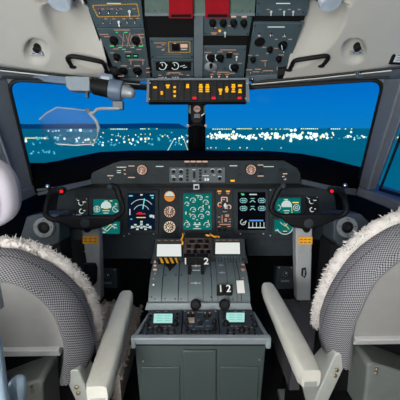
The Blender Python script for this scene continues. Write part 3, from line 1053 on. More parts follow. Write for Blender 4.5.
# large displays
d = display(MP, 128.3, 193.2, 155.5, 229.8, t, e_navy, 3.4)
wh = [('a', 142, 212.5, 13, 38, 142, .7), ('a', 142, 213, 8, 25, 155, .7), ('q', 142, 195, 2.4, 1.4), ('q', 130.6, 212, 1, 6)]
for x, y in [(133, 226.5), (136, 224.6), (139, 226.5), (142, 224), (142, 227.6), (145, 226.5), (148, 224.6), (150.5, 226.5), (138, 229), (146, 229), (142, 221.6)]:
    wh.append(('q', x, y, 2.5, 1.5))
wh += [('l', [(131.5, 228), (141, 225.6), (152, 228)], .9), ('q', 151.6, 216, 3, 2.6), ('q', 154, 216.6, 1.4, 3)]
sym(MP, d, e_white, SH, wh)
sym(MP, d, e_cyan, SH2, [('l', [(143.4, 209), (145, 198.5)], 1.2), ('q', 131.5, 196, 3.8, 1.1), ('q', 152.4, 195.6, 3.8, 1.2), ('q', 153, 198, 1.8, 1.2), ('q', 132, 219, 2, .7)])
sym(MP, d, e_red, SH2, [('q', 141.6, 213.8, 9, 1.0), ('q', 140.5, 212.6, 4, .7)])
sym(MP, d, e_yel, SH2, [('q', 141.6, 217.4, 9, .8)])
screws(MP, [(129.6, 233.6), (154, 233.6)], .8, d, silverp, .014, 'bezel_knob')
d = display(MP, 183.4, 193.8, 211.3, 229.6, t, e_teal, 3.4)
eg = []
for x, y, r in [(193, 200.6, 2.6), (200, 198, 2.2), (205.6, 202.6, 2.6), (187, 204, 2.0), (193, 210, 2.6), (201, 209.6, 2.6), (193, 217, 2.6), (201, 216.6, 2.6), (187, 225, 2.8), (206.6, 225, 2.8), (207.5, 213, 1.8)]:
    eg.append(('a', x, y, r, -20, 190, .8))
    eg.append(('l', [(x, y), (x + r * .8, y - r * .3)], .6))
    eg.append(('q', x + .6, y + 1.6, 2.4, .8))
eg += [('q', 197, 224.4, 7, 1.2), ('q', 197, 226.4, 3, 1.2), ('q', 195, 222.8, 1.4, 1.4), ('q', 199.4, 222.8, 1.4, 1.4), ('q', 197, 228.4, 8, .6), ('q', 186, 213, 1.2, 3), ('q', 209, 207, 1, 3), ('q', 187, 197.6, 2.4, .9), ('q', 207, 197, 2.4, .9)]
sym(MP, d, e_white, SH, eg)
sym(MP, d, e_yel, SH2, [('q', 197, 195.6, 3, .6), ('q', 203, 206, .8, 2), ('q', 190, 214, .8, 2), ('l', [(186, 220), (188.6, 222)], .6), ('q', 197, 219.8, 2, .6), ('q', 208, 221, .8, 2)])
screws(MP, [(184.4, 233.4), (210.4, 233.4)], .8, d, silverp, .014, 'bezel_knob')
d = display(MP, 237.3, 192.4, 264.6, 229.8, t, e_blk, 3.4)
rg = []
for x, y in [(243, 200.6), (252, 200.6), (261, 200.6), (243, 208.4), (252, 208.4), (261, 208.4)]:
    if x == 252:
        rg += [('l', [(x - 2, y - 2), (x + 2, y - 2)], .8), ('l', [(x - 2.6, y + 1.8), (x, y - .4), (x + 2.6, y + 1.8)], 1.0), ('q', x, y, 2, .8)]
    else:
        rg += [('a', x - 1.2, y, 2.2, 60, 300, .7), ('a', x + 1.2, y, 2.2, -120, 120, .7), ('l', [(x - .6, y - 2.4), (x - .6, y + 2.4)], .7), ('l', [(x + 1.4, y - 2.4), (x + 1.4, y + 2.4)], .7), ('q', x, y, 4.4, .7)]
sym(MP, d, emit('lit_pale_teal', (150, 205, 205), .9), SH, rg)
rg = [('q', 252.5, 194.6, 7.4, 1.1), ('a', 242.6, 222, 2.6, 100, 380, .8), ('l', [(242, 223.4), (246, 220.6)], .8), ('q', 256, 227.4, 17, .9)]
for k in range(5):
    rg.append(('l', [(248.4 + k * 3.7, 222), (248.4 + k * 3.7, 227.4)], .8))
sym(MP, d, e_white, SH, rg)
sym(MP, d, emit('lit_blue', (90, 150, 220), 1), SH2, [('q', 255.6, 220.4, 14, 1.4)])
sym(MP, d, e_green, SH2, [('q', 242.4, 194.6, 2.6, 1.8), ('q', 241, 193.9, 1, 1.2)])
screws(MP, [(240, 233.6), (262.8, 233.6)], .8, d, silverp, .014, 'bezel_knob')
# round standby gauges
st = MB().slab(MP, [(161.2, 188), (178.4, 188), (178.4, 237.4), (161.2, 237.4)], .006, -.002).build('standby_panel', bezelm, t, bevel=.001)
gauge(Fr(MP.px(170, 210, .0045), MP.u, MP.v), 169.6, 196.3, 5.6, t, needle=0, style=1)
gauge(Fr(MP.px(170, 210, .0045), MP.u, MP.v), 169.6, 211.8, 5.7, t, e_peach, 80)
gauge(Fr(MP.px(170, 210, .0045), MP.u, MP.v), 169.6, 226.9, 5.9, t, emit('lit_pale_peach', (245, 224, 196), .95), 215)
screws(MP, [(163, 189.8), (176.6, 189.8), (163, 204), (176.6, 204), (163, 219.4), (176.6, 219.4), (163, 235.4), (176.6, 235.4)], .6, st, black, .004)
# landing gear panel
gp = MB().slab(MP, [(216, 188), (232.6, 188), (232.6, 237.4), (216, 237.4)], .006, -.002).build('landing_gear_panel', bezelm, t, bevel=.001)
GP = .0045
MB().pbox(MP, 223.6, 192.6, 14, 5, .004, .003).build('annunciator', gasket, gp)
for x in (219.2, 227.8):
    MB().pbox(MP, x, 191.4, 4, 1.7, .002, .007).build('amber_lamp', emit('gear_amber', (250, 160, 50), 1), gp, 0)
    MB().pbox(MP, x, 193.6, 2.6, 1.2, .002, .007).build('white_lamp', e_peach2, gp, 0)
lv = MB().tube([MP.px(224.8, 203, .004), MP.px(224.8, 205.5, .03)], .006, 8).build('landing_gear_lever', black, gp)
MB().ball(MP.px(224.8, 206, .035), .009, .016, .009, MP).build('lever_knob', whitep, lv)
lg = MB()
for a, b_ in [((221.4, 202), (221.4, 197.4)), ((221.4, 197.4), (227, 197.4)), ((227, 197.4), (227, 202))]:
    lg.line(MP, [a, b_], 1.1, GP)
lg.arc(MP, 219.8, 204.6, 2, 40, 320, 1.0, GP).arc(MP, 228.8, 207, 2, -60, 240, 1.0, GP)
lg.rect(MP, 223.6, 199.6, 2.4, .8, GP)
lg.build('gear_marks', e_peach, gp, 0)
lg = MB()
for x, y, w, h in [(227, 215.6, 4, 2.6), (224.8, 224.4, 11, 1.1), (222, 219, .9, 8), (219, 217, 2.6, .8), (219, 222, 2.6, .8), (229.6, 219, 2, .8), (229.6, 221.6, 2, .8), (225.6, 220, 2.6, 3.4), (224.6, 211.6, 4, .7), (219, 226.6, 3, .7), (229, 226.4, 3.6, .7)]:
    lg.rect(MP, x, y, w, h, GP)
lg.build('flap_marks', e_peach2, gp, 0)
for x in (219.6, 224.6):
    MB().pbox(MP, x, 229.6, 3.6, 3.4, .008, .003).build('push_button', knobm, gp)
knob(MP, 229.4, 229.6, 2, gp, bezelm, .01, .003)
MB().ball(MP.px(219.8, 206.4, .006), .006).build('red_button', e_red, gp)
# switch modules outboard of the displays
for x, y, w, h in [(82, 207, 13, 20.5), (311.6, 205.4, 12.4, 17.5)]:
    o = MB().pbox(MP, x, y, w, h, .008, -.002).build('switch_module', gasket, t, bevel=.001)
    sym(MP, o, e_white, .0066, [('a', x - .6, y - 4, 2.2, 150, 400, 1.0), ('q', x + 3, y - 5, 2.6, .8), ('a', x, y + 4.2, 2.1, 90, 330, 1.1), ('q', x + 2.6, y + 3.6, 2.4, .8), ('q', x - 3.4, y - 6.6, 2, .7), ('q', x - 2, y + 8, 4, .6)], 'dial_marks')
    knob(MP, x, y - 3.6, 1.5, o, knobm, .012, .006, 60)
    knob(MP, x + .6, y + 4.4, 1.4, o, knobm, .012, .006, 120)
    screws(MP, [(x - 5, y - 8), (x + 5, y - 8), (x - 5, y + 8), (x + 5, y + 8)], .6, o, silverp, .006)
screws(MP, [(73.5, 214.6), (95, 216.6), (303.6, 215), (321, 214.6), (124, 236), (126, 190), (231.6, 190), (270.5, 190), (270.4, 235.6)], .7, t, silverp, -.001)
for x in (204, 243):
    MB().pbox(MP, x, 186.6, 3, 2, .008, 0).build('stud', knobm, t)

# ================================================================= THROTTLE QUADRANT
def drum_fr(tdeg, grow=0.0):
    a = R(tdeg)
    return Fr((0, 1.15 - (.17 + grow) * math.cos(a), .60 + (.11 + grow) * math.sin(a)), (1, 0, 0), (0, .17 * math.sin(a), .11 * math.cos(a)))


def drum_at(px, py):
    best, bt = 1e9, 0
    for k in range(0, 181):
        a = k / 2
        f_ = drum_fr(a)
        # ray point at this height
        p = V((0, f_.o.y, f_.o.z))
        pr = proj((p.x + (px - 197) * .004, p.y, p.z))
        if abs(pr[1] - py) < best:
            best, bt = abs(pr[1] - py), a
    return drum_fr(bt)


t = thing('throttle_quadrant', (0, 1.1, .55), 'grey curved throttle quadrant with power and condition levers between control columns', 'throttle quadrant')
tq = t
xl, xr = PY(149.5, 285, 1.03).x, PY(248.5, 285, 1.03).x
rows = []
for k in range(-2, 25):
    f_ = drum_fr(k * 90 / 24) if k >= 0 else None
    y, z = (f_.o.y, f_.o.z) if f_ else (.98, .60 + k * .02)
    rows.append([V((lerp(xl, xr, j / 12), y, z)) for j in range(13)])
q = MB().grid(rows)
for xs in (xl, xr):
    prof = [V((xs, r[0].y, r[0].z)) for r in rows] + [V((xs, 1.30, .71)), V((xs, 1.42, .55)), V((xs, .98, .50))]
    q.add(prof, [tuple(range(len(prof)))])
q.build('drum', quadm, t, smooth=35)
MB().prism([(xl + .01, .985, 0), (xr - .01, .985, 0), (xr - .01, 1.38, 0), (xl + .01, 1.38, 0)], (0, 0, .52)).build('base', pedm, t)
# side bulge: dark skirt with light markings on the left, plate on the right
for x0, lbl in ((151.5, None),):
    for y, w, mt_ in [(262, 1.4, e_peach), (266, 2.4, e_peach), (270, 3.4, e_peach), (274, 1.4, e_peach2), (279, 1.2, e_peach2), (285, 1.6, e_pale), (262.5, 1.4, e_peach)]:
        f_ = drum_at(155, y)
        MB().rect(f_, 155 + (0 if y < 275 else -1.5), y, w, 1.6, .002).build('marking', mt_, t, 0)
# grooves between the panels of the drum
for x, w in [(162.4, .9), (178.6, .9), (188.2, 1.2), (203, 1.2), (217.2, 1.3), (227.6, 1.3), (236, 1.3), (211.5, .8), (240, .8)]:
    rows = []
    xa = PY(x, 285, 1.03).x
    for k in range(0, 25):
        f_ = drum_fr(k * 90 / 24, .0012)
        wd = w * .0036
        rows.append([V((xa - wd / 2, f_.o.y, f_.o.z)), V((xa + wd / 2, f_.o.y, f_.o.z))])
    MB().grid(rows).build('slot', gasket if w < 1 else brownm, t, smooth=35)
f_ = drum_at(240, 287)
MB().pbox(f_, 240.5, 287, 7.4, 12.5, .004).build('index_plate', e_pale if False else whitep, t, bevel=.0005, label='white index plate')
for y, w in [(265, 3), (269.6, 4.4), (271, 2.4), (278.4, 2)]:
    f_ = drum_at(243, y)
    MB().rect(f_, 243, y, w, 1.1, .002).build('marking', e_peach2, t, 0)
for x, y, w in [(221, 265.6, 5.6), (222, 273, 6), (195.6, 283.4, 10)]:
    f_ = drum_at(x, y)
    q = MB().rect(f_, x, y, w, .9, .002)
    q.poly(f_, [(x - w * .22, y), (x, y - 1.4), (x + w * .22, y), (x, y + 1.4)], .0024)
    q.build('marking', silverp, t, 0)
# black wedge pointer below hazard stripe
f_ = drum_at(169, 268)
MB().slab(f_, [(165, 265), (176, 265), (173, 268), (169.6, 271.6), (168, 268)], .006, 0).build('trim_lever', knobm, t)
# fixing bolts
for x, y in [(151.6, 297), (155, 299), (165, 299), (175, 299), (181, 299), (165.6, 275), (176, 275), (181.5, 275), (211, 275.6), (211, 297), (233, 299)]:
    f_ = drum_at(x, y)
    screws(f_, [(x, y)], .7, t, black)
# base ledge with its two roller knobs
BL = Fr((0, .965, .585), (1, 0, 0), (0, .25, 1))
MB().slab(BL, [(147, 302.4), (250, 302.4), (252, 309.6), (145, 309.6)], .02, -.012).build('base_ledge', pedlip, t, bevel=.003)
MB().slab(BL, [(152, 309), (246, 309), (247, 313), (151, 313)], .01, -.03).build('kick_strip', gasket, t)
for x in (195.6, 224):
    MB().lathe(BL.px(x, 303.6, .006), BL.n, [(.019, 0), (.019, .012), (.015, .016), (.012, .016), (.011, .013)], 24).build('friction_knob', knobm, t)
# power levers: black block with white numerals
PL = Fr(PY(196, 262, 1.055), (1, 0, 0), (0, -.12, 1))
for sx_, n in ((-1, '1'), (1, '2')):
    X_ = lambda d_: 195.9 + sx_ * d_
    q = MB().slab(PL, [(X_(.35), 257.2), (X_(12.4), 257.2), (X_(12.4), 265.4), (X_(.35), 265.4)], .028, -.028)
    q.slab(PL, [(X_(4.9), 264.8), (X_(8.2), 264.8), (X_(8.4), 275.4), (X_(5.0), 275.4)], .026, -.03)
    lv = q.build('power_lever', knobm, t, bevel=.002, label='black power lever %s' % n)
    digit(n, PL, X_(10.4), 261.4, 6.4, cream_key, lv, .0012)
lp = MB().slab(PL, [(191, 266.2), (201, 266.2), (201, 274.4), (191, 274.4)], .012, -.03).build('lever_plate', deckm, t)
MB().rect(PL, 196, 268.2, 9, .9, -.0172).build('lever_line', silverp, lp, 0)
MB().rect(PL, 196, 272.8, 8, .9, -.0172).build('lever_line', silverp, lp, 0)
MB().disc(PL, 196, 268.2, 1.3, -.0168).build('lever_mark', silverp, lp, 0)
# condition levers
f_ = drum_at(224, 291)
for x, n in ((220.2, '1'), (228, '2')):
    lv = MB().slab(f_, [(x - 3.7, 286), (x + 3.7, 286), (x + 3.7, 296), (x - 3.7, 296)], .022, 0).build('condition_lever', knobm, t, bevel=.003, label='black condition lever %s' % n)
    digit(n, f_, x, 290.4, 7, cream_key, lv, .0225)
# deck in front of the main panel: two keypads with pale screens and a middle block
DK = Fr((0, 1.15, .709), (1, 0, 0), (0, .18, .030))
MB().slab(DK, [(150.5, 262), (248, 262), (243, 238), (158, 238)], .006, -.008).build('deck', deckm, t, bevel=.001)
DU = Fr((0, 1.16, .722), (1, 0, 0), (0, .18, .075))
for x0, x1, y0, y1, sx in ((153, 182.5, 238.6, 258, (157.2, 181, 244.6, 256.8)), (212, 245.5, 238.4, 256.4, (215.6, 239.6, 243, 254.4))):
    o = MB().slab(DU, [(x0 + 2, y0), (x1 - 1, y0), (x1, y1), (x0, y1)], .014, -.014).build('keypad_unit', deckm, t, bevel=.0015)
    a, b_, c, d_ = sx
    MB().slab(DU, [(a - 1, c - 1), (b_ + 1, c - 1), (b_ + 1.4, d_ + 1), (a - 1.4, d_ + 1)], .003, -.001).build('screen_rim', bezelm, o)
    MB().poly(DU, [(a, c), (b_, c), (b_ + .4, d_), (a - .4, d_)], .0026).build('screen', e_pale, o, 0)
    lg = MB()
    for k in range(4):
        lg.rect(DU, lerp(a + 2, b_ - 3, k / 3), y0 + 1.9, 3.4, .6, .0008)
    lg.build_each('legend', emit('lit_brown_%d' % x0, (170, 130, 90), .7), o)
for i in range(9):
    for j in range(3):
        MB().pbox(DU, 217 + i * 3.0, 257 + j * 1.7, 2.0, 1.1, .003, -.003).build('key', panel2, t, 0)
# hazard striped strip
HZ = Fr(DK.px(168, 261, .006), (1, 0, 0), (0, .18, .06))
hz = MB().slab(HZ, [(158.6, 258.4), (178.4, 258.4), (177.4, 264.6), (158, 264.6)], .005, 0).build('hazard_strip', black, t, label='black and yellow striped strip')
q = MB()
for k in range(4):
    x = 158.4 + k * 5.1
    q.poly(HZ, [(x + .6, 258.7), (x + 3.2, 258.7), (x + 5.8 if k < 3 else x + 4.4, 264.3), (x + 3.2, 264.3)], .0056)
q.build('stripe', yellowm, hz, 0)
# middle block with worn switches
mbk = MB().slab(DU, [(184, 237.6), (212, 237.6), (212.6, 256), (183, 256)], .02, -.02).build('switch_block', brownm, t, bevel=.002)
for x, y, w, h in [(192, 241.6, 5, 2.4), (200, 241.4, 5, 2.4), (207, 241.6, 3.6, 2.4), (189, 246.4, 4, 2.4), (197.4, 246.8, 6, 3), (206, 246.6, 4.4, 2.6), (188.6, 252, 4, 2.6), (195, 252, 3.4, 2.6), (202, 252, 3.4, 2.6), (208.6, 252, 3.4, 2.6)]:
    MB().pbox(DU, x, y, w, h, .006, .0).build('switch', knobm, mbk)
lg = MB()
for x, y, w, h in [(192, 244, 8, .6), (203, 244, 10, .6), (190, 249.2, 7, .7), (203, 249.4, 12, .6), (196, 239.2, 14, .5), (198, 254.6, 16, .6)]:
    lg.rect(DU, x, y, w, h, .0008)
lg.build_each('legend', mat('worn_legend', (168, 132, 110), .6), mbk)
# orange cords lying at both ends of the block
for pts in ([(182.6, 234.6), (183, 238), (181.6, 241), (183, 244.6), (182, 246)], [(206, 236), (209, 237.6), (211, 236), (214, 238.6), (217, 237.6), (219, 239)]):
    MB().tube(spl([DU.px(x, y, .012 if k % 2 else .006) for k, (x, y) in enumerate(pts)], 5), .004, 8).build('cord', orangem, t, label='orange cord')

# ================================================================= CENTRE PEDESTAL
PD = Fr((0, .797, .63), (1, 0, 0), (0, .166, -.025))
t = thing('centre_pedestal', (.0, .9, 0), 'grey green centre pedestal carrying radio panels between the two seats', 'pedestal')
pd = t
n0, n1 = PD.px(130.5, 339), PD.px(271.5, 339)
f0, f1 = PD.px(149, 311.5), PD.px(254.5, 311.5)
zb = .0
# body below, tapering a little
cx = (n0.x + n1.x) / 2
hw = (n1.x - n0.x) / 2
yb = n0.y
body = [V((cx - hw * .96, yb + .012, n0.z - .03)), V((cx + hw * .96, yb + .012, n0.z - .03)), V((cx + hw * .93, 0.935, .58)), V((cx - hw * .93, 0.935, .58))]
low = [V((cx - hw * .92, yb + .035, 0)), V((cx + hw * .92, yb + .035, 0)), V((cx + hw * .86, 0.935, 0)), V((cx - hw * .86, 0.935, 0))]
q = MB().add(body + low, [(0, 1, 2, 3), (7, 6, 5, 4), (0, 4, 5, 1), (1, 5, 6, 2), (2, 6, 7, 3), (3, 7, 4, 0)])
q.build('body', pedm, t, bevel=.006)
# tray lip round the radios
q = MB().prism([n0 + V((0, -.004, .004)), n1 + V((0, -.004, .004)), n1 + V((-.006, .006, -.026)), n0 + V((.006, .006, -.026))], V((0, .022, 0)))
q.build('tray_lip', pedlip, t, bevel=.005, label='light grey tray lip')
for a, b_ in ((n0, f0), (n1, f1)):
    MB().prism([a, a + V((0, .0, -.035)), b_ + V((0, 0, -.035)), b_], V((.014 if a is n0 else -.014, 0, 0))).build('tray_side', pedlip, t, bevel=.003)
MB().prism([n0 + V((.008, .01, -.012)), n1 + V((-.008, .01, -.012)), f1 + V((0, -.012, -.012)), f0 + V((0, -.012, -.012))], V((0, 0, -.02))).build('tray_floor', black, t)
# front raised panels and screws
FF = Fr(V((0, yb + .012, .60)), (1, 0, 0), V((0, -.023, .60)))
for pts in ([(141, 366), (180, 366), (180, 412), (142, 412)], [(220, 366), (259, 366), (257, 412), (220, 412)]):
    MB().slab(FF, pts, .006, -.001).build('front_panel', pedm, t, bevel=.003)
MB().slab(FF, [(183, 349), (216, 349), (216, 412), (184, 412)], .009, -.001).build('front_panel', pedm, t, bevel=.003)
screws(FF, [(143.4, 361.2), (259.6, 359.6)], 1.1, t, brass, .001)


# radio control units
def radio(x0f, x1f, x0n, x1n, sx):
    o = MB().slab(PD, [(x0f, 311), (x1f, 311), (x1n, 336.6), (x0n, 336.6)], .016, -.01).build('radio_unit', radiom, pd, bevel=.0015)
    a, b_, c, d_ = sx
    MB().slab(PD, [(a - .8, c - .8), (b_ + .8, c - .8), (b_ + .6, d_ + .8), (a - 1.2, d_ + .8)], .002, .006).build('screen_rim', gasket, o)
    MB().poly(PD, [(a, c), (b_, c), (b_ - .2, d_), (a - .6, d_)], .0086).build('screen', e_mint, o, 0)
    lg = MB()
    for k in range(3):
        for j in range(2):
            lg.rect(PD, lerp(a, b_, .3 + .42 * j), lerp(c, d_, .25 + .25 * k), (b_ - a) * .3, .5, .009)
    lg.build('digits', emit('mint_text_%d' % int(a), (110, 190, 180), 1), o, 0)
    return o


ra_ = radio(149.6, 182.4, 141.6, 181, (154, 172.6, 316, 325.6))
rb_ = radio(218.6, 252, 220.6, 262.6, (226.4, 244.6, 315, 324.6))
rc_ = MB().slab(PD, [(183.6, 311), (217.4, 311), (219.4, 336.6), (182.2, 336.6)], .016, -.01).build('audio_panel', radiom, pd, bevel=.0015)
for o, xs in ((ra_, lambda x: x), (rb_, lambda x: 401.6 - x)):
    for x, y, r in [(146.6, 327.6, 3.0), (175.4, 326.6, 3.4), (159.6, 333, 3.6)]:
        knob(PD, xs(x), y, r, o, knobm, .013, .006, 90)
    for x, y in [(147.6, 332.4), (152.6, 331.6), (167.6, 332.6), (174, 332.6), (152.4, 335.6), (147, 336), (167.6, 336), (174.4, 335.6), (150.6, 318), (149.6, 322), (177.4, 316), (177.4, 320)]:
        knob(PD, xs(x), y, 1.4, o, knobm, .006, .006, 90, 'button')
    lg = MB()
    for x, y, w, h in [(156, 328.4, 3, .8), (160.6, 328, 3, .8), (165.4, 328.4, 3, .8), (169.6, 328, 2.4, .8), (150, 329.4, 2, .6), (164, 330.4, 3, .6), (171, 334.6, 2, .6), (155.6, 334, 2, .8), (158, 313.2, 3, .6), (166, 313.2, 3, .6), (150.6, 315.6, 1.4, .7), (179, 323, 1.6, .7)]:
        lg.rect(PD, xs(x), y, w, h, .0066)
    lg.build_each('legend', mat('radio_legend_%s' % ('a' if xs(0) == 0 else 'b'), (176, 160, 150), .6), o)
for x in (190.6, 207.4):
    o = MB().lathe(PD.px(x, 317.4, .006), PD.n, [(PD.r(x, 317, 4), 0), (PD.r(x, 317, 4), .004), (PD.r(x, 317, 3.4), .004)], 20).build('dial', gasket, rc_)
    q = MB().arc(PD, x, 317.6, 2.8, 20, 160, 1.2, .0112)
    q.build('dial_glow', e_peach2, o, 0)
    knob(PD, x, 318.6, 1.8, rc_, knobm, .016, .008)
MB().pbox(PD, 191.4, 322.6, 6, 3.6, .006, .006).build('push_button', mat('beige_key', (196, 176, 158), .5), rc_)
for x in (186.6, 214.4):
    knob(PD, x, 325.4, 2.3, rc_, knobm, .014, .006)
    knob(PD, x, 331.4, 2.2, rc_, knobm, .010, .006)
knob(PD, 200.4, 325.6, 2.0, rc_, knobm, .010, .006)
for k in range(7):
    MB().pbox(PD, 187 + k * 4.5, 335, 2.6, 2.2, .008, .006).build('key', knobm, rc_)
lg = MB()
for x, y, w, h in [(199, 322, 4, .6), (199, 328.6, 8, .6), (191, 328, 3, .7), (208, 328, 4, .7), (194, 331.4, 4, .6), (207, 331.4, 4, .6), (200, 314, 6, .6), (207, 322.6, 3, .8)]:
    lg.rect(PD, x, y, w, h, .0066)
lg.build_each('legend', mat('audio_legend', (150, 165, 185), .6), rc_)
screws(PD, [(185, 312.8), (215.6, 312.8)], .8, rc_, silverp, .006)

# ================================================================= CONTROL COLUMNS AND YOKES
def column(s):
    left = s < 0
    Yc = 1.22
    if left:
        up = [(80.6, 229), (98.6, 229), (99.6, 264), (100.6, 302), (90, 302), (85.4, 264)]
        pl = (82, 97.6, 236.6, 244.4)
        yoke = [(63, 192, 1.17), (56, 190, 1.18), (50.5, 194, 1.19), (48.4, 200, 1.2), (45.6, 212, 1.2), (49, 217.6, 1.2), (58, 220, 1.2), (86, 220, 1.2), (112, 217.4, 1.2), (121.6, 212.6, 1.2), (122.8, 206, 1.2), (119, 195, 1.2), (116.4, 187.6, 1.2), (110, 186, 1.19)]
        hub = [(54, 216.6), (118, 215.6), (114, 223), (100, 228), (90, 230), (80, 230), (70, 227.6), (58, 221.6)]
        btn, kn = (61.6, 190.6), (47.6, 186.6)
        lbl = 'left control column with black yoke and orange placard before left seat'
    else:
        up = [(296.6, 229), (313.6, 229), (312.6, 264), (311.6, 302), (297.6, 302), (296.8, 264)]
        pl = (298.8, 313, 237.4, 245)
        yoke = [(331, 191, 1.17), (337, 190, 1.18), (342, 193, 1.19), (344.6, 199, 1.2), (346.6, 209, 1.2), (343, 214.6, 1.2), (334, 217, 1.2), (308, 217.6, 1.2), (284, 216, 1.2), (273.6, 212, 1.2), (271.6, 206, 1.2), (275.4, 196, 1.2), (279.6, 188, 1.2), (285, 186, 1.19)]
        hub = [(280, 214.6), (340, 214), (335, 220.6), (322, 226), (310, 229), (302, 229), (292, 227), (284, 221)]
        btn, kn = (331.6, 190.4), (345, 185.6)
        lbl = 'right control column with black yoke and orange placard before right seat'
    base = PY(sum(p[0] for p in up[3:5]) / 2, 320, Yc)
    t = thing('control_column', (base.x, Yc + .02, 0), lbl, 'control column')
    CFR = Fr(PY(up[0][0], 240, Yc), (1, 0, 0), (0, .02, 1))
    MB().slab(CFR, up, .05, -.06).build('column', columnm, t, bevel=.006, label='grey metal column')
    p3, p4 = CFR.px(*up[3]), CFR.px(*up[4])
    MB().prism([p4, p3, V((p3.x, p3.y, .02)), V((p4.x, p4.y, .02))], (0, .05, 0)).build('column_boot', black, t, bevel=.005)
    MB().lathe(V((base.x, Yc + .03, 0)), (0, 0, 1), [(.075, 0), (.075, .03), (.05, .06)], 18).build('floor_socket', black, t)
    x0, x1, y0, y1 = pl
    po = MB().slab(CFR, [(x0, y0), (x1, y0), (x1, y1), (x0, y1)], .002, -.0085).build('placard', orangem, t, label='orange placard')
    q = MB()
    for k in range(2):
        for j in range(3):
            q.rect(CFR, lerp(x0 + 3, x1 - 3, j / 2), y0 + 2.6 + k * 2.8, 2.6, .7, -.0056)
    q.build('placard_text', brownm, po, 0)
    if left:
        c = MB().slab(CFR, [(84, 263), (95.6, 263), (97.4, 268), (96.6, 282), (93, 286), (87, 285), (84.4, 276)], .018, -.008).build('hand_microphone', black, t, bevel=.005)
    else:
        c = MB().slab(CFR, [(302, 269), (306, 268), (307, 274), (305, 278.6), (301.6, 276)], .006, -.008).build('latch', black, t, bevel=.002)
        MB().slab(CFR, [(303.4, 270), (305, 270), (304.6, 276), (303, 276)], .004, -.002).build('latch_tongue', silverp, c)
    screws(CFR, [(x0 + 2, 252), (x1 - 3, 252)], .8, t, silverp, -.008)
    pts = spl([PY(*p) for p in yoke], 6)
    MB().tube(pts, [.0105 if 14 < i < len(pts) - 16 else .0128 for i in range(len(pts))], 12, 1.15).build('yoke', black, t)
    YF = Fr(PY(86, 220, 1.19), (1, 0, 0), (0, .05, 1))
    hb = MB().slab(YF, hub, .035, -.03).build('yoke_hub', black, t, bevel=.008)
    hx = sum(p[0] for p in hub) / len(hub)
    MB().lathe(YF.px(hx, 223, .004), YF.n, [(.02, 0), (.02, .004), (.014, .006)], 20).build('emblem_cap', bezelm, hb)
    MB().cyl(YF.px(hx, 224, -.02), CFR.px(hx, 232, -.03), .018, .02, 14).build('yoke_shaft', black, t)
    # grip head with red button and pale trim knob
    g = MB().ball(PY(btn[0], btn[1] - .6, 1.165), .018, .014, .02, WF).build('grip_head', black, t)
    MB().lathe(PY(btn[0], btn[1] + .8, 1.146), (0, -1, .1), [(.0065, 0), (.0065, .004), (.004, .006)], 12).build('red_button', e_red, g, label='red button')
    g2 = MB().tube([PY(kn[0] + (4 if left else -4), kn[1] + 5, 1.18), PY(kn[0] + (1 if left else -1), kn[1] + 1.4, 1.17)], .008, 8).build('trim_switch_stem', black, t)
    MB().ball(PY(kn[0], kn[1], 1.165), .0095, .009, .010).build('trim_switch', chrome, g2, label='bright metal trim switch')
    k3 = (110, 187) if left else (283.4, 186)
    MB().ball(PY(k3[0], k3[1], 1.18), .012, .010, .012).build('grip_cap', bezelm, t)
    # small pale screws where the horn joins
    return t


column(-1)
column(1)

# ================================================================= SIDE CONSOLES, AIR OUTLETS, SMALL BOXES
for s in (-1, 1):
    def mx(x):
        return x if s < 0 else 391.0 - x
    nm = 'left' if s < 0 else 'right'
    SF = Fr(PY(mx(45), 228, 1.30), (1, -.28 * s * -1 if False else 0, 0), (0, .12, 1))
    dy = 0 if s < 0 else 0
    t = thing('side_console', (s * .78, 1.35, 0), 'dark blue grey side console holding the round air outlet on the %s wall side' % nm, 'side console')
    if s < 0:
        pts = [(25, 217), (37, 214.6), (58, 214.6), (58.6, 243), (50, 247), (27, 247), (18, 240)]
    else:
        pts = [(335, 214), (362, 214), (371, 223), (372, 246), (340, 247), (334.5, 240)]
    MB().slab(SF, pts, .12, -.13).build('housing', consolem, t, bevel=.006)
    a, b_ = SF.px(mx(20), 246), SF.px(mx(58), 246)
    x0, x1 = min(a.x, b_.x), max(a.x, b_.x)
    MB().box(((x0 + x1) / 2, 1.37, a.z / 2), (x1 - x0, .12, a.z)).build('stand', wallm, t)
    vx, vy = (44.6, 227.4) if s < 0 else (346.5, 227)
    t = thing('air_outlet', SF.px(vx, vy), 'round pale grey air outlet with black nozzle on the %s side console' % nm, 'air outlet')
    rr = SF.r(vx, vy, 10.4)
    n = 36
    q = MB()
    vs, fs = [], []
    prof = [(1.0, .0005), (1.0, .008), (.94, .012), (.62, .012), (.56, .006), (.54, .0005)]
    c = SF.px(vx, vy)
    for (r_, h) in prof:
        for k in range(n):
            an = 2 * PI * k / n
            vs.append(c + (SF.u * math.cos(an) + SF.v * math.sin(an)) * rr * r_ + SF.n * h)
    for i in range(len(prof) - 1):
        for k in range(n):
            fs.append((i * n + k, i * n + (k + 1) % n, (i + 1) * n + (k + 1) % n, (i + 1) * n + k))
    q.add(vs, fs).build('flange', flangem, t)
    MB().ball(SF.px(vx, vy, .008), rr * .55, rr * .55, .007, SF).build('nozzle_ball', black, t)
    q = MB().lathe(SF.px(vx + 1, vy, .008), SF.n, [(rr * .3, 0), (rr * .3, .008), (rr * .22, .009)], 18)
    q.build('nozzle', gasket, t)
    MB().pbox(SF, vx + .6, vy - .6, 1.4, 4, .004, .016).build('nozzle_vane', bezelm, t)
    screws(SF, [(vx - 8, vy - 1), (vx + 8, vy - 1), (vx, vy - 8), (vx, vy + 8)], .8, t, black, .010)

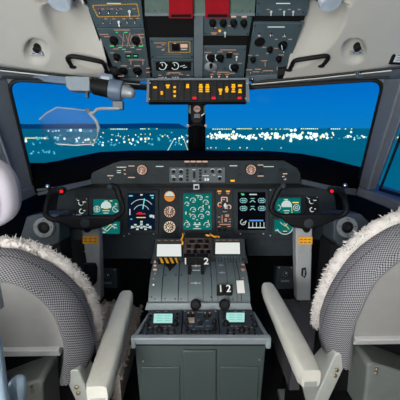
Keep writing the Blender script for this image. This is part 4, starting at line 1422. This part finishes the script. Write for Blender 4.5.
for nm, pts, cc, lb in (('left', [(100, 268), (116.6, 268), (118, 288), (103, 288)], (107.5, 276), 'dark grey floor control box right of the left control column'),
                        ('right', [(277, 266), (293.6, 266), (294, 289), (276, 289)], (285, 274), 'dark grey floor control box left of the right control column')):
    KF = Fr(PY(cc[0], cc[1], 1.38), (1, 0, 0), (0, .5, 1))
    t = thing('pedal_control_box', V((KF.px(*cc).x, 1.4, 0)), lb, 'control box')
    MB().slab(KF, pts, .06, -.06).build('housing', bezelm, t, bevel=.003)
    p = KF.px(*pts[3], -.02)
    p2 = KF.px(*pts[2], -.02)
    MB().box(((p.x + p2.x) / 2, 1.37, p.z / 2), (.06, .05, p.z)).build('stand', black, t)
    d = MB().lathe(KF.px(*cc), KF.n, [(.017, -.001), (.017, .004), (.013, .005)], 20).build('dial', black, t)
    MB().arc(KF, cc[0], cc[1], 2.4, 0, 360, .6, .0055).build('dial_ring', railm, d, 0)
    MB().line(KF, [cc, (cc[0] + 1.4, cc[1] - 1.6)], .7, .006).build('pointer', whitep, d, 0)
    MB().pbox(KF, cc[0], cc[1] + 7, 8, 2, .003).build('label_plate', railm, t)
    screws(KF, [(pts[0][0] + 2, pts[0][1] + 1.6), (pts[1][0] - 2, pts[1][1] + 1.6)], .7, t, silverp)

# ================================================================= SEATS
def outline(hw, H, rad, taper, n=12):
    """from the lower inboard corner up, over the top, down to the lower outboard corner; inboard at +a"""
    pts = []
    for k in range(9):
        tt = k / 8
        pts.append((hw * (.88 + .12 * math.sin(PI * .5 * min(1, tt * 1.3))), tt * (H - rad)))
    for k in range(1, n + 1):
        a = PI / 2 * k / n
        pts.append((hw - rad + rad * math.cos(a), H - rad + rad * math.sin(a)))
    full = pts + [(0, H + .006)] + [(-x, z) for x, z in reversed(pts)]
    full = [(a * (1.02 - taper * max(0, h / H) ** 2), h) for a, h in full]
    out = [full[0]]
    for a, b in zip(full, full[1:]):
        L = math.hypot(b[0] - a[0], b[1] - a[1])
        m_ = max(1, int(L / .02))
        for k in range(1, m_ + 1):
            out.append((lerp(a[0], b[0], k / m_), lerp(a[1], b[1], k / m_)))
    return out


def resample(pts, n):
    L = [0]
    for a, b in zip(pts, pts[1:]):
        L.append(L[-1] + math.hypot(b[0] - a[0], b[1] - a[1]))
    out, j = [], 0
    for k in range(n):
        t = L[-1] * k / (n - 1)
        while j < len(L) - 2 and L[j + 1] < t:
            j += 1
        f = (t - L[j]) / max(1e-9, L[j + 1] - L[j])
        out.append((lerp(pts[j][0], pts[j + 1][0], f), lerp(pts[j][1], pts[j + 1][1], f)))
    return out


def tufts(mb, centres, rad, n, ln, rnd):
    for _ in range(n):
        c, nrm = rnd.choice(centres)
        d = V((rnd.gauss(0, 1), rnd.gauss(0, 1), rnd.gauss(0, 1))).normalized()
        if nrm:
            d = (d + nrm * 1.0).normalized()
        p = c + d * rad * .75 + V((rnd.uniform(-1, 1), rnd.uniform(-1, 1), rnd.uniform(-1, 1))) * .006
        l = ln * rnd.uniform(.6, 1.3)
        bend = V((rnd.gauss(0, 1), rnd.gauss(0, 1), rnd.gauss(0, 1) - .6)) * l * .35
        sd = d.cross(V((.3, .5, .8))).normalized() * l * .22
        sd2 = d.cross(sd).normalized() * l * .22
        m_ = p + d * l * .6 + bend * .3
        e = p + d * l + bend
        mb.add([p + sd, p - sd * .5 + sd2 * .87, p - sd * .5 - sd2 * .87, m_ + sd * .7, m_ - sd * .35 + sd2 * .6, m_ - sd * .35 - sd2 * .6, e],
               [(0, 1, 4, 3), (1, 2, 5, 4), (2, 0, 3, 5), (3, 4, 6), (4, 5, 6), (5, 3, 6)])


def seat(s, X0, ztop, Yb, Yt, arm, lbl, hw=.205, seed=1):
    rnd = random.Random(seed)
    zb = .60
    H = math.hypot(Yb - Yt, ztop - zb)
    upd = V((0, Yt - Yb, ztop - zb)).normalized()
    rgtd = V((-s, 0, 0))                 # +a points inboard
    fw = V((0, upd.z, -upd.y))           # towards the front of the seat
    O = V((X0, Yb, zb))
    t = thing('pilot_seat', (X0, .95, 0), lbl, 'seat')
    ol = outline(hw, H, .17 if s < 0 else .19, .23 if s < 0 else .25)
    ol = resample(ol, 96)
    ol2 = resample([(a * (.66 + .15 * min(1, 2.2 * h / H)), h * (H - .024) / H) for a, h in outline(hw, H, .125, .13)], 96)
    th = .105
    SB = .132

    def bp(a, h, d):                     # d: 0 front edge, negative = rearwards
        if d < -.03:
            d = -.03 + (d + .03) * (1 - .40 * max(0, h) / H)
        return O + rgtd * a + upd * h + fw * d
    # knitted cover: loop round the edge from front face to the back panel rim
    prof = [(.10, .006), (.05, .012), (.02, .010), (.004, 0), (-.002, -.02), (-.002, -.05), (.003, -.08), (.013, -th), (.024, -th - .012), (.038, -th - .012), (.05, -th + .0), (.062, -th + .012)]
    rows, uvs = [], []
    acc = 0
    for i, (a, h) in enumerate(ol):
        if i:
            acc += math.hypot(a - ol[i - 1][0], h - ol[i - 1][1])
        # inward direction in plane of outline
        a0, h0 = ol[max(0, i - 1)]
        a1, h1 = ol[min(len(ol) - 1, i + 1)]
        tx, ty = a1 - a0, h1 - h0
        L = math.hypot(tx, ty)
        nx, ny = -ty / L, tx / L
        row, ur = [], []
        vv = 0
        for j, (ins, d) in enumerate(prof):
            if j:
                vv += math.hypot(ins - prof[j - 1][0], d - prof[j - 1][1])
            tap = 1.0
            lump = .004 * noise.noise(V((a * 14 + s * 3, h * 14, d * 20)))
            wgt = max(0, min(1, (j - 6) / 4))
            ga, gh = a + nx * (ins + lump), h + ny * (ins + lump)
            ia, ih = ol2[i]
            if j > 10:
                ia, ih = ia * .96, ih - .012
            row.append(bp(lerp(ga, ia, wgt), lerp(gh, ih, wgt), d * tap))
            ur.append((acc, vv))
        rows.append(row)
        uvs.append(ur)
    q = MB().grid(rows, uvs)
    npf = len(prof)
    q.f.append(tuple(range(npf)))
    q.f.append(tuple((len(ol) - 1) * npf + k for k in range(npf)))
    cov = q.build('knit_cover', knit, t, smooth=80, solid=.004, label='grey knitted seat cover')
    # piping seam along the cover
    for ins, d in ((-.0035, -.035),):
        pts = []
        for i, (a, h) in enumerate(ol):
            a0, h0 = ol[max(0, i - 1)]
            a1, h1 = ol[min(len(ol) - 1, i + 1)]
            L = math.hypot(a1 - a0, h1 - h0)
            nx, ny = -(h1 - h0) / L, (a1 - a0) / L
            pts.append(bp(a + nx * ins, h + ny * ins, d))
        MB().tube(pts, .0016, 6).build('seam', mat('seam_dark', (70, 70, 76), .9), cov)
    # cushion core
    core = [bp(a * .8, max(SB - .01, h * .84), -.02) for a, h in ol]
    MB().prism(core, -fw * (th - .07)).build('backrest_core', woolg, t)
    # hard shell on the back with its ledge
    inn = [(a * .98, max(SB, h - .008)) for a, h in ol2 if h - .008 > SB - .03]
    MB().prism([bp(a, h - .0, -th + .002) for a, h in inn], -fw * .006).build('back_shell', shellm, t, bevel=.003, label='pale hard back shell')
    MB().prism([bp(-hw * .80, SB - .02, -th - .014), bp(hw * .72, SB - .02, -th - .014), bp(hw * .72, SB + .004, -th - .018), bp(-hw * .80, SB + .004, -th - .018)], fw * .03).build('shell_ledge', ledgem, t, bevel=.003)
    # sheepskin: pad on the front and a fluffy roll round the edge
    roll = []
    for i, (a, h) in enumerate(ol):
        a0, h0 = ol[max(0, i - 1)]
        a1, h1 = ol[min(len(ol) - 1, i + 1)]
        L = math.hypot(a1 - a0, h1 - h0)
        nx, ny = -(h1 - h0) / L, (a1 - a0) / L
        roll.append(bp(a + nx * .006, h + ny * .006, .022))
    n = len(roll)
    keep = roll[2:n - 2]
    q = MB()
    radii = [.017 * (1 + .45 * noise.noise(p * 60)) * (min(1, .45 + i / 14)) for i, p in enumerate(keep)]
    q.tube(keep, radii, 12)
    tufts(q, [(p, None) for p in keep], .0165, 15000, .0072, rnd)
    pad = [bp(a * .94, h * .97, .012) for a, h in ol]
    q.prism(pad, fw * .03)
    q.build('sheepskin', woolm, t, smooth=50, label='fluffy white sheepskin')
    # seat cushion
    rows = []
    cz = .47
    for i in range(15):
        v = i / 14
        row = []
        for j in range(13):
            u = j / 12 * 2 - 1
            edge = (1 - abs(u) ** 6) * (1 - abs(v * 2 - 1) ** 8)
            row.append(V((X0 - u * .24, Yb + .06 + v * (.42 if s < 0 else .38), cz - .05 + .06 * max(0, edge) ** .5 + .004 * noise.noise(V((u * 9, v * 9, s))))))
        rows.append(row)
    q = MB().grid(rows)
    q.box((X0, Yb + .26, cz - .10), (.47, .39, .12))
    tufts(q, [(p, V((0, 0, 1))) for r_ in rows for p in r_], .002, 5000, .008 if s < 0 else .004, rnd)
    MB().box((X0, Yb + .035, .43), (.34, .03, .32)).build('support_frame', black, t, bevel=.005)
    q.build('seat_cushion', woolg if s < 0 else cushm, t, smooth=50, label='grey brown woolly seat cushion' if s < 0 else 'dark grey seat cushion')
    # armrest on the inboard side
    (ax0, ay0, ax1, ay1) = arm
    pf, pr = PZ(ax0, ay0, .66), PZ(ax1, ay1, .645)
    dirv = (pr - pf).normalized()
    sidev = V((dirv.y, -dirv.x, 0)).normalized()
    q = MB()
    rows = []
    secs = [(-.012, .018, .03), (.0, .025, .040), (.05, .0285, .046), (.25, .0315, .050), (.40, .032, .056), (.43, .031, .058), (.447, .025, .054)]
    Lg = (pr - pf).length
    for sd_, w_, hgt in secs:
        d_ = sd_ * Lg / .44
        c = pf + dirv * d_
        ring = []
        for k in range(16):
            an = 2 * PI * k / 16
            cx_, cz_ = math.cos(an), math.sin(an)
            ex = 0.45
            ring.append(c + sidev * (w_ * math.copysign(abs(cx_) ** ex, cx_)) + V((0, 0, -hgt / 2 + hgt / 2 * math.copysign(abs(cz_) ** ex, cz_))))
        ring.append(ring[0])
        rows.append(ring)
    q.grid(rows)
    q.f.append(tuple(range(15, -1, -1)))
    b0 = len(rows) - 1
    q.f.append(tuple(b0 * 17 + k for k in range(16)))
    ao = q.build('armrest', armm, t, smooth=50, label='pale padded armrest')
    c = pf + dirv * (Lg * .82) + V((0, 0, -.055))
    MB().prism([c + dirv * -.10 + sidev * .018, c + dirv * .08 + sidev * .018, c + dirv * .08 - sidev * .018, c + dirv * -.10 - sidev * .018], V((0, 0, .02))).build('armrest_bracket', framem, ao, bevel=.003)
    # bracket that joins backrest, armrest and frame
    bx = X0 - s * (hw * .82)
    bx += s * .03
    BR = [V((bx, Yb - .12, .625)), V((bx, Yb - .06, .625)), V((bx - s * .03, Yb + .05, .40)), V((bx - s * .03, Yb - .06, .34))]
    q = MB().prism(BR, V((-s * .045, 0, 0)))
    br = q.build('recline_bracket', bracketm, t, bevel=.005, label='pale grey riveted recline bracket')
    for zz, yy in ((.56, Yb - .10), (.535, Yb - .094)):
        MB().lathe(V((bx - s * .03, yy - .008, zz)), (0, -1, .3), [(.006, 0), (.006, .004), (.003, .006)], 10).build('rivet', brass, br)
    # wedge shaped housing under the backrest
    hx0, hx1 = X0 - .0 * s, X0 + s * .16
    pts = [(hx0 - s * .06, .548), (hx0 - s * .045, .556), (hx0 + s * .03, .53), (hx0 + s * .16, .475), (hx0 + s * .16, .30), (hx0 - s * .045, .30), (hx0 - s * .055, .52)]
    h_ = MB().prism([V((x, Yb - .08, z)) for x, z in pts], V((0, .16, 0))).build('base_housing', framem if s < 0 else houseshadem, t, bevel=.008, label='wedge topped grey base housing')  # right housing in a darker grey that imitates the shade there
    for zz in (.536, .521):
        MB().lathe(V((hx0 - s * .03, Yb - .082, zz)), (0, -1, .2), [(.005, 0), (.005, .003), (.003, .005)], 10).build('rivet', brass, h_)
    # under-frame to the floor
    MB().box((X0, Yb + .13, .30), (.40, .36, .10)).build('seat_pan', black, t, bevel=.01)
    for dx in (-.15, .15):
        MB().box((X0 + dx, Yb + .13, .125), (.05, .30, .25)).build('leg', black, t, bevel=.006)
        MB().box((X0 + dx, Yb + .13, .012), (.07, .44, .024)).build('floor_rail', framem, t, bevel=.003)
    return t


seat(-1, -.512, .962, .795, .70, (126, 292, 97, 384), 'left pilot seat, knitted grey cover and sheepskin over its backrest', seed=3)
seat(1, .563, 1.040, .84, .69, (268, 284, 311, 368), 'right pilot seat, taller, sheepskin collar on a grey knitted backrest', seed=5)

# ---------------------------------------------------------------- observer seat at the left edge
t = thing('observer_seat', (-.47, .33, 0), 'pale folding observer seat cut by left picture edge, rounded white headrest', 'seat')
c = PY(-24, 192, .50)
rows = []
HX = c.x
for i in range(17):
    v = i / 16 * 2 - 1
    row = []
    for k in range(25):
        an = 2 * PI * k / 24
        rr = max(0.0, 1 - abs(v) ** 2.6) ** .5
        row.append(V((HX + .070 * math.copysign(abs(math.cos(an)) ** .8, math.cos(an)) * rr, .50 + .035 * math.copysign(abs(math.sin(an)) ** .8, math.sin(an)) * rr, c.z + v * .066)))
    rows.append(row)
hd = MB().grid(rows).build('headrest', headm, t, smooth=70, label='white rounded headrest')
pts = []
for k in range(15):
    v = -1 + 2 * k / 14
    rr = max(0, 1 - abs(v) ** 2.6) ** .5
    pts.append(V((HX + .052 * rr, .50 - .027 * rr - .003, c.z + v * .063)))
MB().tube(pts, .0022, 6).build('headrest_seam', mat('headrest_piping', (172, 168, 178), .6), hd)
MB().box((HX, .50, c.z - .14), (.02, .012, .16)).build('headrest_post', framem, t)
MB().tube([PY(-36, 250, .42), PY(-20, 300, .42), PY(-8, 345, .42), PY(0, 400, .42), PY(3, 440, .42)], .014, 12).build('frame_post', paleb, t)
MB().box((-.62, .36, .72), (.40, .05, .42)).build('backrest', headm, t, bevel=.02)
MB().box((-.62, .20, .42), (.40, .34, .07)).build('seat_pad', headm, t, bevel=.02)
MB().box((-.62, .22, .20), (.08, .08, .40)).build('leg', framem, t, bevel=.01)
MB().tube(spl([PY(8, 440, .45), PY(11, 402, .45), PY(13, 388, .455), PY(18, 381, .46), PY(20, 384, .46), PY(19, 400, .46), PY(16, 440, .45)], 5), .0105, 12).build('armrest', paleb, t, label='pale blue grab loop')

# ================================================================= CEILING FITTINGS
wellshadem = mat('well_shade', (52, 54, 58), .8)  # dark tone standing in for the shade inside the spotlight well
lampm = mat('lamp_white', (212, 220, 230), .35, var=.03)

def ch(x, y, d=0.0):
    p = ceil_hit(x, y)
    return p + (CAM - p).normalized() * d


for s in (-1, 1):
    def mx(x):
        return x if s < 0 else 390.5 - x
    nm = 'left' if s < 0 else 'right'
    # grab handle
    if s < 0:
        P = [(73, 67), (69.6, 63), (67.6, 59), (69.4, 56.8), (75, 56.6), (88, 59), (100, 61.6), (103.4, 63.6), (105.4, 67.6), (107.4, 72)]
        lb = 'black grab handle on the cream ceiling above the sight unit'
    else:
        P = [(289, 70), (291.6, 66), (293.4, 62), (297, 60.2), (308, 58.4), (320, 56.6), (326, 56), (328.2, 57.8), (326, 61.6), (321.4, 66)]
        lb = 'black grab handle on the cream ceiling above the right windshield'
    ds = [.0, .012, .024, .03, .032, .032, .03, .024, .012, 0]
    t = thing('grab_handle', ch(*P[0]), lb, 'grab handle')
    pts = spl([ch(x, y, d) for (x, y), d in zip(P, ds)], 5)
    MB().tube(pts, .0088, 12).build('bar', black, t)
    for p in (P[0], P[-1]):
        MB().ball(ch(*p, .004), .015, .013, .008).build('foot', black, t)
    # gimballed spotlight in the big well
    x, y = mx(60), -5
    c = ch(x, y, -.012)
    t = thing('spotlight', c, 'round pale ceiling spotlight in the deep well near the %s top edge' % nm, 'spotlight')
    ax = (V((0, -.35, -1))).normalized()
    MB().lathe(c, ax, [(.036, -.03), (.039, .0), (.039, .02), (.034, .03)], 28).build('lamp_body', lampm, t)
    MB().lathe(c + ax * .03, ax, [(.033, 0), (.031, .004)], 28).build('lamp_glass', mat('lamp_lens_' + nm, (200, 214, 226), .15), t)
    MB().lathe(c + ax * -.02, ax, [(.054, -.012), (.056, .0), (.030, .004)], 28).build('collar', wellshadem, t)  # ring widened and darkened to imitate the unlit hollow round the lamp
    # small reading light
    x, y = (37, 47.6) if s < 0 else (356.8, 46.6)
    c = ch(x, y, -.024)
    t = thing('reading_light', c, 'small black and silver reading light in the oval recess of the %s lining' % nm, 'reading light')
    CFX = Fr(c, (1, 0, 0), (0, -.3, .9))
    MB().ball(c, .013, .013, .016).build('lamp_head', black, t)
    MB().lathe(c, (0, -.5, -.6), [(.011, 0), (.013, .016), (.010, .018)], 14).build('lamp_snout', gasket, t)
    MB().box(ch(x, y + 6, -.014), (.05, .014, .022), CFX).build('base_plate', silverp, t, bevel=.002)
    MB().box(ch(x - 3.4, y + 6, -.002), (.008, .003, .012), CFX).build('rocker', consolem, t)
    MB().box(ch(x + 3.2, y + 6, -.002), (.008, .003, .012), CFX).build('rocker', consolem, t)

# little placard at the right edge, blind bracket over the right window
c = ch(397, 57.5, .004)
KF = Fr(c, (1, .2, 0), (0, -.4, 1))
t = thing('wall_placard', c, 'small white placard in black frame at the right edge of the ceiling', 'placard')
MB().box(c, (.052, .052, .008), KF).build('frame', black, t, bevel=.002)
MB().box(c + KF.n * .005 + KF.u * .006, (.038, .032, .003), KF).build('plate', whitep, t)
q = MB()
for k in range(3):
    q.box(c + KF.n * .0072 + KF.u * .006 + KF.v * (-.008 + .008 * k), (.026, .002, .0008), KF)
q.build('plate_text', bezelm, t)
p = PY(358, 75.5, 1.33)
t = thing('blind_bracket', p, 'small grey clip on the window rail above the right windshield', 'clip')
BF = Fr(p, (1, .15, 0), (0, .1, 1))
MB().slab(BF, [(354, 72), (362, 71.4), (363, 76), (360.6, 79), (355, 79.4), (353.6, 77)], .02, 0).build('clip_body', consolem, t, bevel=.003)
MB().slab(BF, [(356, 73), (360, 72.6), (360.6, 75), (356.4, 75.4)], .004, .02).build('clip_tab', black, t)

# ---------------------------------------------------------------- head-up display
HF = Fr(PY(80, 85, 1.33), (1, 0, 0), (0, .05, 1))
t = thing('sight_projector', HF.px(98, 84), 'blue grey head-up display projector under the left ceiling edge', 'projector')
MB().slab(HF, [(66, 76.4), (90.4, 77), (90.4, 91.4), (70, 91), (67, 87)], .06, -.05).build('housing', greybox, t, bevel=.004, label='pale grey box housing')
MB().slab(HF, [(30, 73.5), (67, 76.6), (67, 83.6), (52, 82.6), (32, 79.5)], .04, -.045).build('mount_rail', bluegrey, t, bevel=.004)
MB().slab(HF, [(84.6, 91), (87, 91), (87, 97), (84.6, 97)], .02, -.03).build('cable_stub', consolem, t)
a, b_ = HF.px(90, 85, -.015), HF.px(124, 91.4, -.015)
ax = (b_ - a).normalized()
MB().lathe(a, ax, [(.02, 0), (.02, .012), (.034, .014), (.036, .075), (.03, .078)], 24).build('barrel', black, t)
MB().lathe(a + ax * .076, ax, [(.030, 0), (.042, .004), (.044, .05), (.040, .056), (.03, .058)], 24).build('barrel', bluegrey, t, label='blue grey barrel')
MB().lathe(a + ax * .115, ax + V((0, -.1, .0)), [(.02, 0), (.026, .02), (.021, .062), (.012, .07)], 20).build('lens_tip', silverp, t, label='silver lens tip')
MB().slab(HF, [(114, 84), (128, 84), (132, 86.6), (130, 90), (122, 90)], .03, -.03).build('barrel_shroud', consolem, t, bevel=.004)
MB().slab(HF, [(97, 81.6), (99, 72.4), (111.6, 73.6), (113, 78), (110, 82.6)], .04, -.045).build('mount_block', bluegrey, t, bevel=.004)
MB().slab(HF, [(101, 76), (109, 76.6), (109, 79.6), (101, 79)], .002, -.0045).build('mount_plate', silverp, t)
# combiner
KB = Fr(PY(70, 125, 1.27), (1, .10, 0), (0, .30, 1))
t = thing('sight_combiner', KB.px(90, 111), 'clear octagonal head-up display glass on a silver arm over the left windshield', 'combiner glass')
O8 = [(39.4, 119.6), (46.5, 113), (57, 107.4), (72, 108.8), (88, 110.8), (96, 119.5), (99, 128), (97, 137), (93.4, 144), (76, 145.2), (57, 144), (43, 141)]
MB().slab(KB, O8, .004, -.002).build('pane', combm, t, 0)
MB().tube([KB.px(*p) for p in O8[:11]], .0028, 8).build('rim', silverp, t)
MB().tube([KB.px(*p) for p in (O8[4], (90, 113.6), (96.4, 121), (98.8, 128), (98, 132))], .0065, 8).build('swing_arm', silverp, t, label='silver swing arm')
pts = [KB.px(88.5, 111.6), KB.px(93.4, 113), KB.px(97, 109.4), KB.px(102, 108.4), KB.px(112, 108.8), KB.px(118.4, 108.6)]
top = HF.px(117.4, 101.5, -.012)
MB().tube(pts + [lerp(pts[-1], top, .5), top], .0065, 8).build('support_arm', silverp, t)
MB().lathe(KB.px(88.4, 111.2, -.006), KB.n, [(.010, 0), (.010, .014), (.007, .016)], 14).build('pivot', railm, t)
MB().box(lerp(pts[-1], top, .45), (.045, .03, .035)).build('pivot_block', railm, t, bevel=.004)

# ================================================================= OUTSIDE
GZ = -4.0
gm = bpy.data.materials.new('airfield_ground')
gm.use_nodes = True
nt = gm.node_tree
b = nt.nodes['Principled BSDF']
tc = nt.nodes.new('ShaderNodeTexCoord')
nz = nt.nodes.new('ShaderNodeTexNoise')
nz.inputs['Scale'].default_value = .03
nz.inputs['Detail'].default_value = 3
rp = nt.nodes.new('ShaderNodeValToRGB')
rp.color_ramp.elements[0].color = (.10, .60, .40, 1)
rp.color_ramp.elements[1].color = (.14, .90, .60, 1)
nt.links.new(tc.outputs['Object'], nz.inputs['Vector'])
nt.links.new(nz.outputs['Fac'], rp.inputs[0])
nt.links.new(rp.outputs[0], b.inputs['Base Color'])
b.inputs['Roughness'].default_value = .9
b.inputs['Specular IOR Level'].default_value = .1
o = MB().add([(-3000, 4, GZ), (3000, 4, GZ), (3000, 3500, GZ), (-3000, 3500, GZ)], [(0, 1, 2, 3)]).build('ground', gm, smooth=0)
struct(o)
# low dark hills on the horizon
hm = mat('night_hills', (60, 120, 150), .9, var=.1, nscale=.01)
q = MB()
rows = [[], [], []]
for k in range(81):
    x = -2200 + k * 55
    h = 20 + 9 * noise.noise(V((k * .13, 2, 0))) + (16 if x < -60 else -22)
    rows[0].append(V((x, 2200, GZ)))
    rows[1].append(V((x, 2300, GZ + h)))
    rows[2].append(V((x, 2900, GZ)))
struct(MB().grid(rows).build('hills', hm, smooth=60))


def lamp_mesh(name, mt):
    bm = bmesh.new()
    bmesh.ops.create_icosphere(bm, subdivisions=1, radius=1)
    me = bpy.data.meshes.new(name)
    bm.to_mesh(me)
    bm.free()
    me.materials.append(mt)
    return me


LM = {'w': lamp_mesh('airfield_lamp', e_city), 'y': lamp_mesh('airfield_lamp', e_cityy), 'b': lamp_mesh('airfield_lamp', e_cityb)}
LL = {('l', 'w'): 'small white lamp on the airfield beyond the left windshield', ('l', 'y'): 'small yellow lamp on the airfield beyond the left windshield', ('l', 'b'): 'small blue lamp or painted shimmer spot on the airfield beyond the left windshield',
      ('r', 'w'): 'small white lamp on the airfield beyond the right windshield', ('r', 'y'): 'small yellow lamp on the airfield beyond the right windshield', ('r', 'b'): 'small blue lamp on the airfield beyond the right windshield'}
LG = {'w': 'white lamps', 'y': 'yellow lamps', 'b': 'blue lamps'}


PLACED = []


def lamp(px, py, rpx, c):
    p = PZ(px, max(py, 130.6), GZ)
    dist = (p - CAM).length
    r = rpx * dist / F
    for (q, rq) in PLACED:
        if (q - p).length < (r + rq) * 1.05:
            return
    PLACED.append((p, r))
    o = bpy.data.objects.new('airfield_lamp', LM[c])
    o.location = (p.x, p.y, GZ + r)
    o.scale = (r, r, r)
    side = 'l' if px < 197 else 'r'
    tag(o, LL[(side, c)], 'lamp', LG[c] + (' beyond the left windshield' if side == 'l' else ' beyond the right windshield'))
    COL.objects.link(o)


rn = random.Random(11)
# left view
for x, r in [(48.5, .7), (53, .6), (56, .8), (59, .8), (68, 1.1), (71, 1.2), (76, .9), (80.5, 1.5), (84, .9), (88, .8), (91, .7)]:
    lamp(x, 131.8 + rn.uniform(-.3, .3), r, 'w' if rn.random() < .6 else 'b')
for k in range(60):
    x = rn.uniform(26, 188)
    lamp(x, 139.6 + rn.gauss(0, 1.6), rn.uniform(.6, 1.35), rn.choice('wwwbby'))
for k in range(34):
    lamp(rn.uniform(27, 188), 144.6 + rn.uniform(-1.6, 1.6), rn.uniform(.5, 1.1), rn.choice('bbbw'))
for k in range(16):
    lamp(rn.uniform(28, 58), 153 + rn.gauss(0, 1.0), rn.uniform(.5, .9), 'b')  # glowing balls in place of the shimmer reflected on the ground
for x in range(26, 48, 2):
    lamp(x, 138.8, .65, 'y')
for k in range(22):
    lamp(rn.uniform(100, 188), 135.4 + rn.gauss(0, 1.2), rn.uniform(.4, .9), rn.choice('wwby'))
for k in range(12):
    lamp(174 - k * .55, 139.5 + k * 1.0, .42, 'w')
    lamp(184 + k * .35, 139.5 + k * 1.0, .42, 'y')
# right view
for k in range(170):
    x = 207 + (rn.random() ** 1.3) * 122
    lamp(x, 137.4 + rn.gauss(0, 1.7), rn.uniform(.7, 1.5), rn.choice('wwwwy'))
for k in range(34):
    lamp(rn.uniform(315, 384), 137.6 + rn.gauss(0, 1.5), rn.uniform(.4, 1.0), rn.choice('wwyyb'))
for x in (207.6, 211, 216, 229, 240, 247, 262, 281):
    lamp(x, 149 + rn.uniform(-.8, .8), rn.uniform(.5, .8), 'y')
for x in (392, 395, 398):
    lamp(x, 139 + rn.uniform(-1, 1), .8, rn.choice('wy'))

hallm = mat('terminal_wall', (150, 200, 210), .8, var=.05)
# low buildings on the far side of the field
for i, (x0, x1, y, h, D) in enumerate([(212, 232, 136, 5, 720), (236, 262, 136, 6, 800), (268, 292, 136, 5, 740), (300, 318, 136, 6, 780), (330, 352, 136, 5.5, 760), (108, 128, 136, 5, 740), (140, 158, 136, 5.5, 800)]):
    a, b_ = PY(x0, 133, D), PY(x1, 133, D)
    w = b_.x - a.x
    nm = ['left of all the buildings seen through the right windshield', 'second from the centre post through the right windshield', 'third from the centre post through the right windshield', 'fourth from the centre post through the right windshield', 'furthest right beyond the right windshield', 'further left beyond the left windshield', 'nearer the centre post beyond the left windshield'][i]
    t = thing('terminal_building', ((a.x + b_.x) / 2, D + 6, GZ), 'low dark terminal with lit windows, ' + nm, 'building', 'terminal buildings across the airfield')
    MB().box(((a.x + b_.x) / 2, D + 6, GZ + h / 2), (w, 12, h)).build('hall', hallm, t)
    MB().box(((a.x + b_.x) / 2, D + 6, GZ + h + .1), (w + 1, 13, .2)).build('roof', hallm, t)
    n = max(3, int(w / 5))
    for k in range(n):
        if rn.random() < .75:
            MB().box((a.x + w * (k + .5) / n, D - .1, GZ + h * .55), (w / n * .6, .3, h * .35)).build('window', e_city if rn.random() < .7 else e_cityy, t, 0)

# ================================================================= LIGHT
wd = bpy.data.worlds.new('dusk_sky')
sc.world = wd
wd.use_nodes = True
nt = wd.node_tree
bg = nt.nodes['Background']
tc = nt.nodes.new('ShaderNodeTexCoord')
sx = nt.nodes.new('ShaderNodeSeparateXYZ')
rp = nt.nodes.new('ShaderNodeValToRGB')
els = rp.color_ramp.elements
els[0].position = 0.0
els[0].color = srgb((0, 70, 110))
els[1].position = 1.0
els[1].color = srgb((0, 60, 150))
for pos, c in ((.5, (12, 126, 198)), (.53, (2, 122, 206)), (.57, (0, 108, 200)), (.64, (0, 92, 190))):
    e = els.new(pos)
    e.color = srgb(c)
mp = nt.nodes.new('ShaderNodeMapRange')
mp.inputs['From Min'].default_value = -1
mp.inputs['From Max'].default_value = 1
nt.links.new(tc.outputs['Generated'], sx.inputs[0])
nt.links.new(sx.outputs['Z'], mp.inputs['Value'])
nt.links.new(mp.outputs[0], rp.inputs[0])
nt.links.new(rp.outputs[0], bg.inputs['Color'])
bg.inputs['Strength'].default_value = 1.0


def area(name, loc, target, size, power, col=(1, 1, 1), sy=None):
    l = bpy.data.lights.new(name, 'AREA')
    l.energy = power
    l.color = col
    l.size = size
    if sy:
        l.shape = 'RECTANGLE'
        l.size_y = sy
    o = bpy.data.objects.new(name, l)
    COL.objects.link(o)
    o.location = loc
    o.rotation_euler = (V(target) - V(loc)).to_track_quat('-Z', 'Y').to_euler()
    return o


area('overhead_fill_light', (-.35, -.6, 1.66), (0, 1.0, .8), .8, 7, (1, .98, .95), .5)  # unseen area light added above and behind the camera
area('cabin_fill_light', (-.80, -.98, 1.14), (.0, 1.3, 1.3), .6, 28, (1, .99, .97), .8)
area('ceiling_wash_fill', (-.38, -.40, .92), (.12, .80, 1.85), .6, 12, (1, .99, .96), .3)  # unseen upward light added behind the camera to brighten the lining
ml = bpy.data.lights.new('ground_tint_sun', 'SUN')  # added sun lamp whose colour turns the ground outside teal
ml.energy = .55
ml.color = (.03, 1.0, .60)
ml.angle = R(2)
mo = bpy.data.objects.new('ground_tint_sun', ml)
COL.objects.link(mo)
mo.rotation_euler = (V((0, .85, -.53))).to_track_quat('-Z', 'Y').to_euler()

sc.view_settings.view_transform = 'Standard'
sc.view_settings.look = 'None'
sc.view_settings.exposure = 0
sc.view_settings.gamma = 1
sc.view_settings.use_curve_mapping = False
sc.cycles.use_denoising = True
sc.cycles.max_bounces = 6
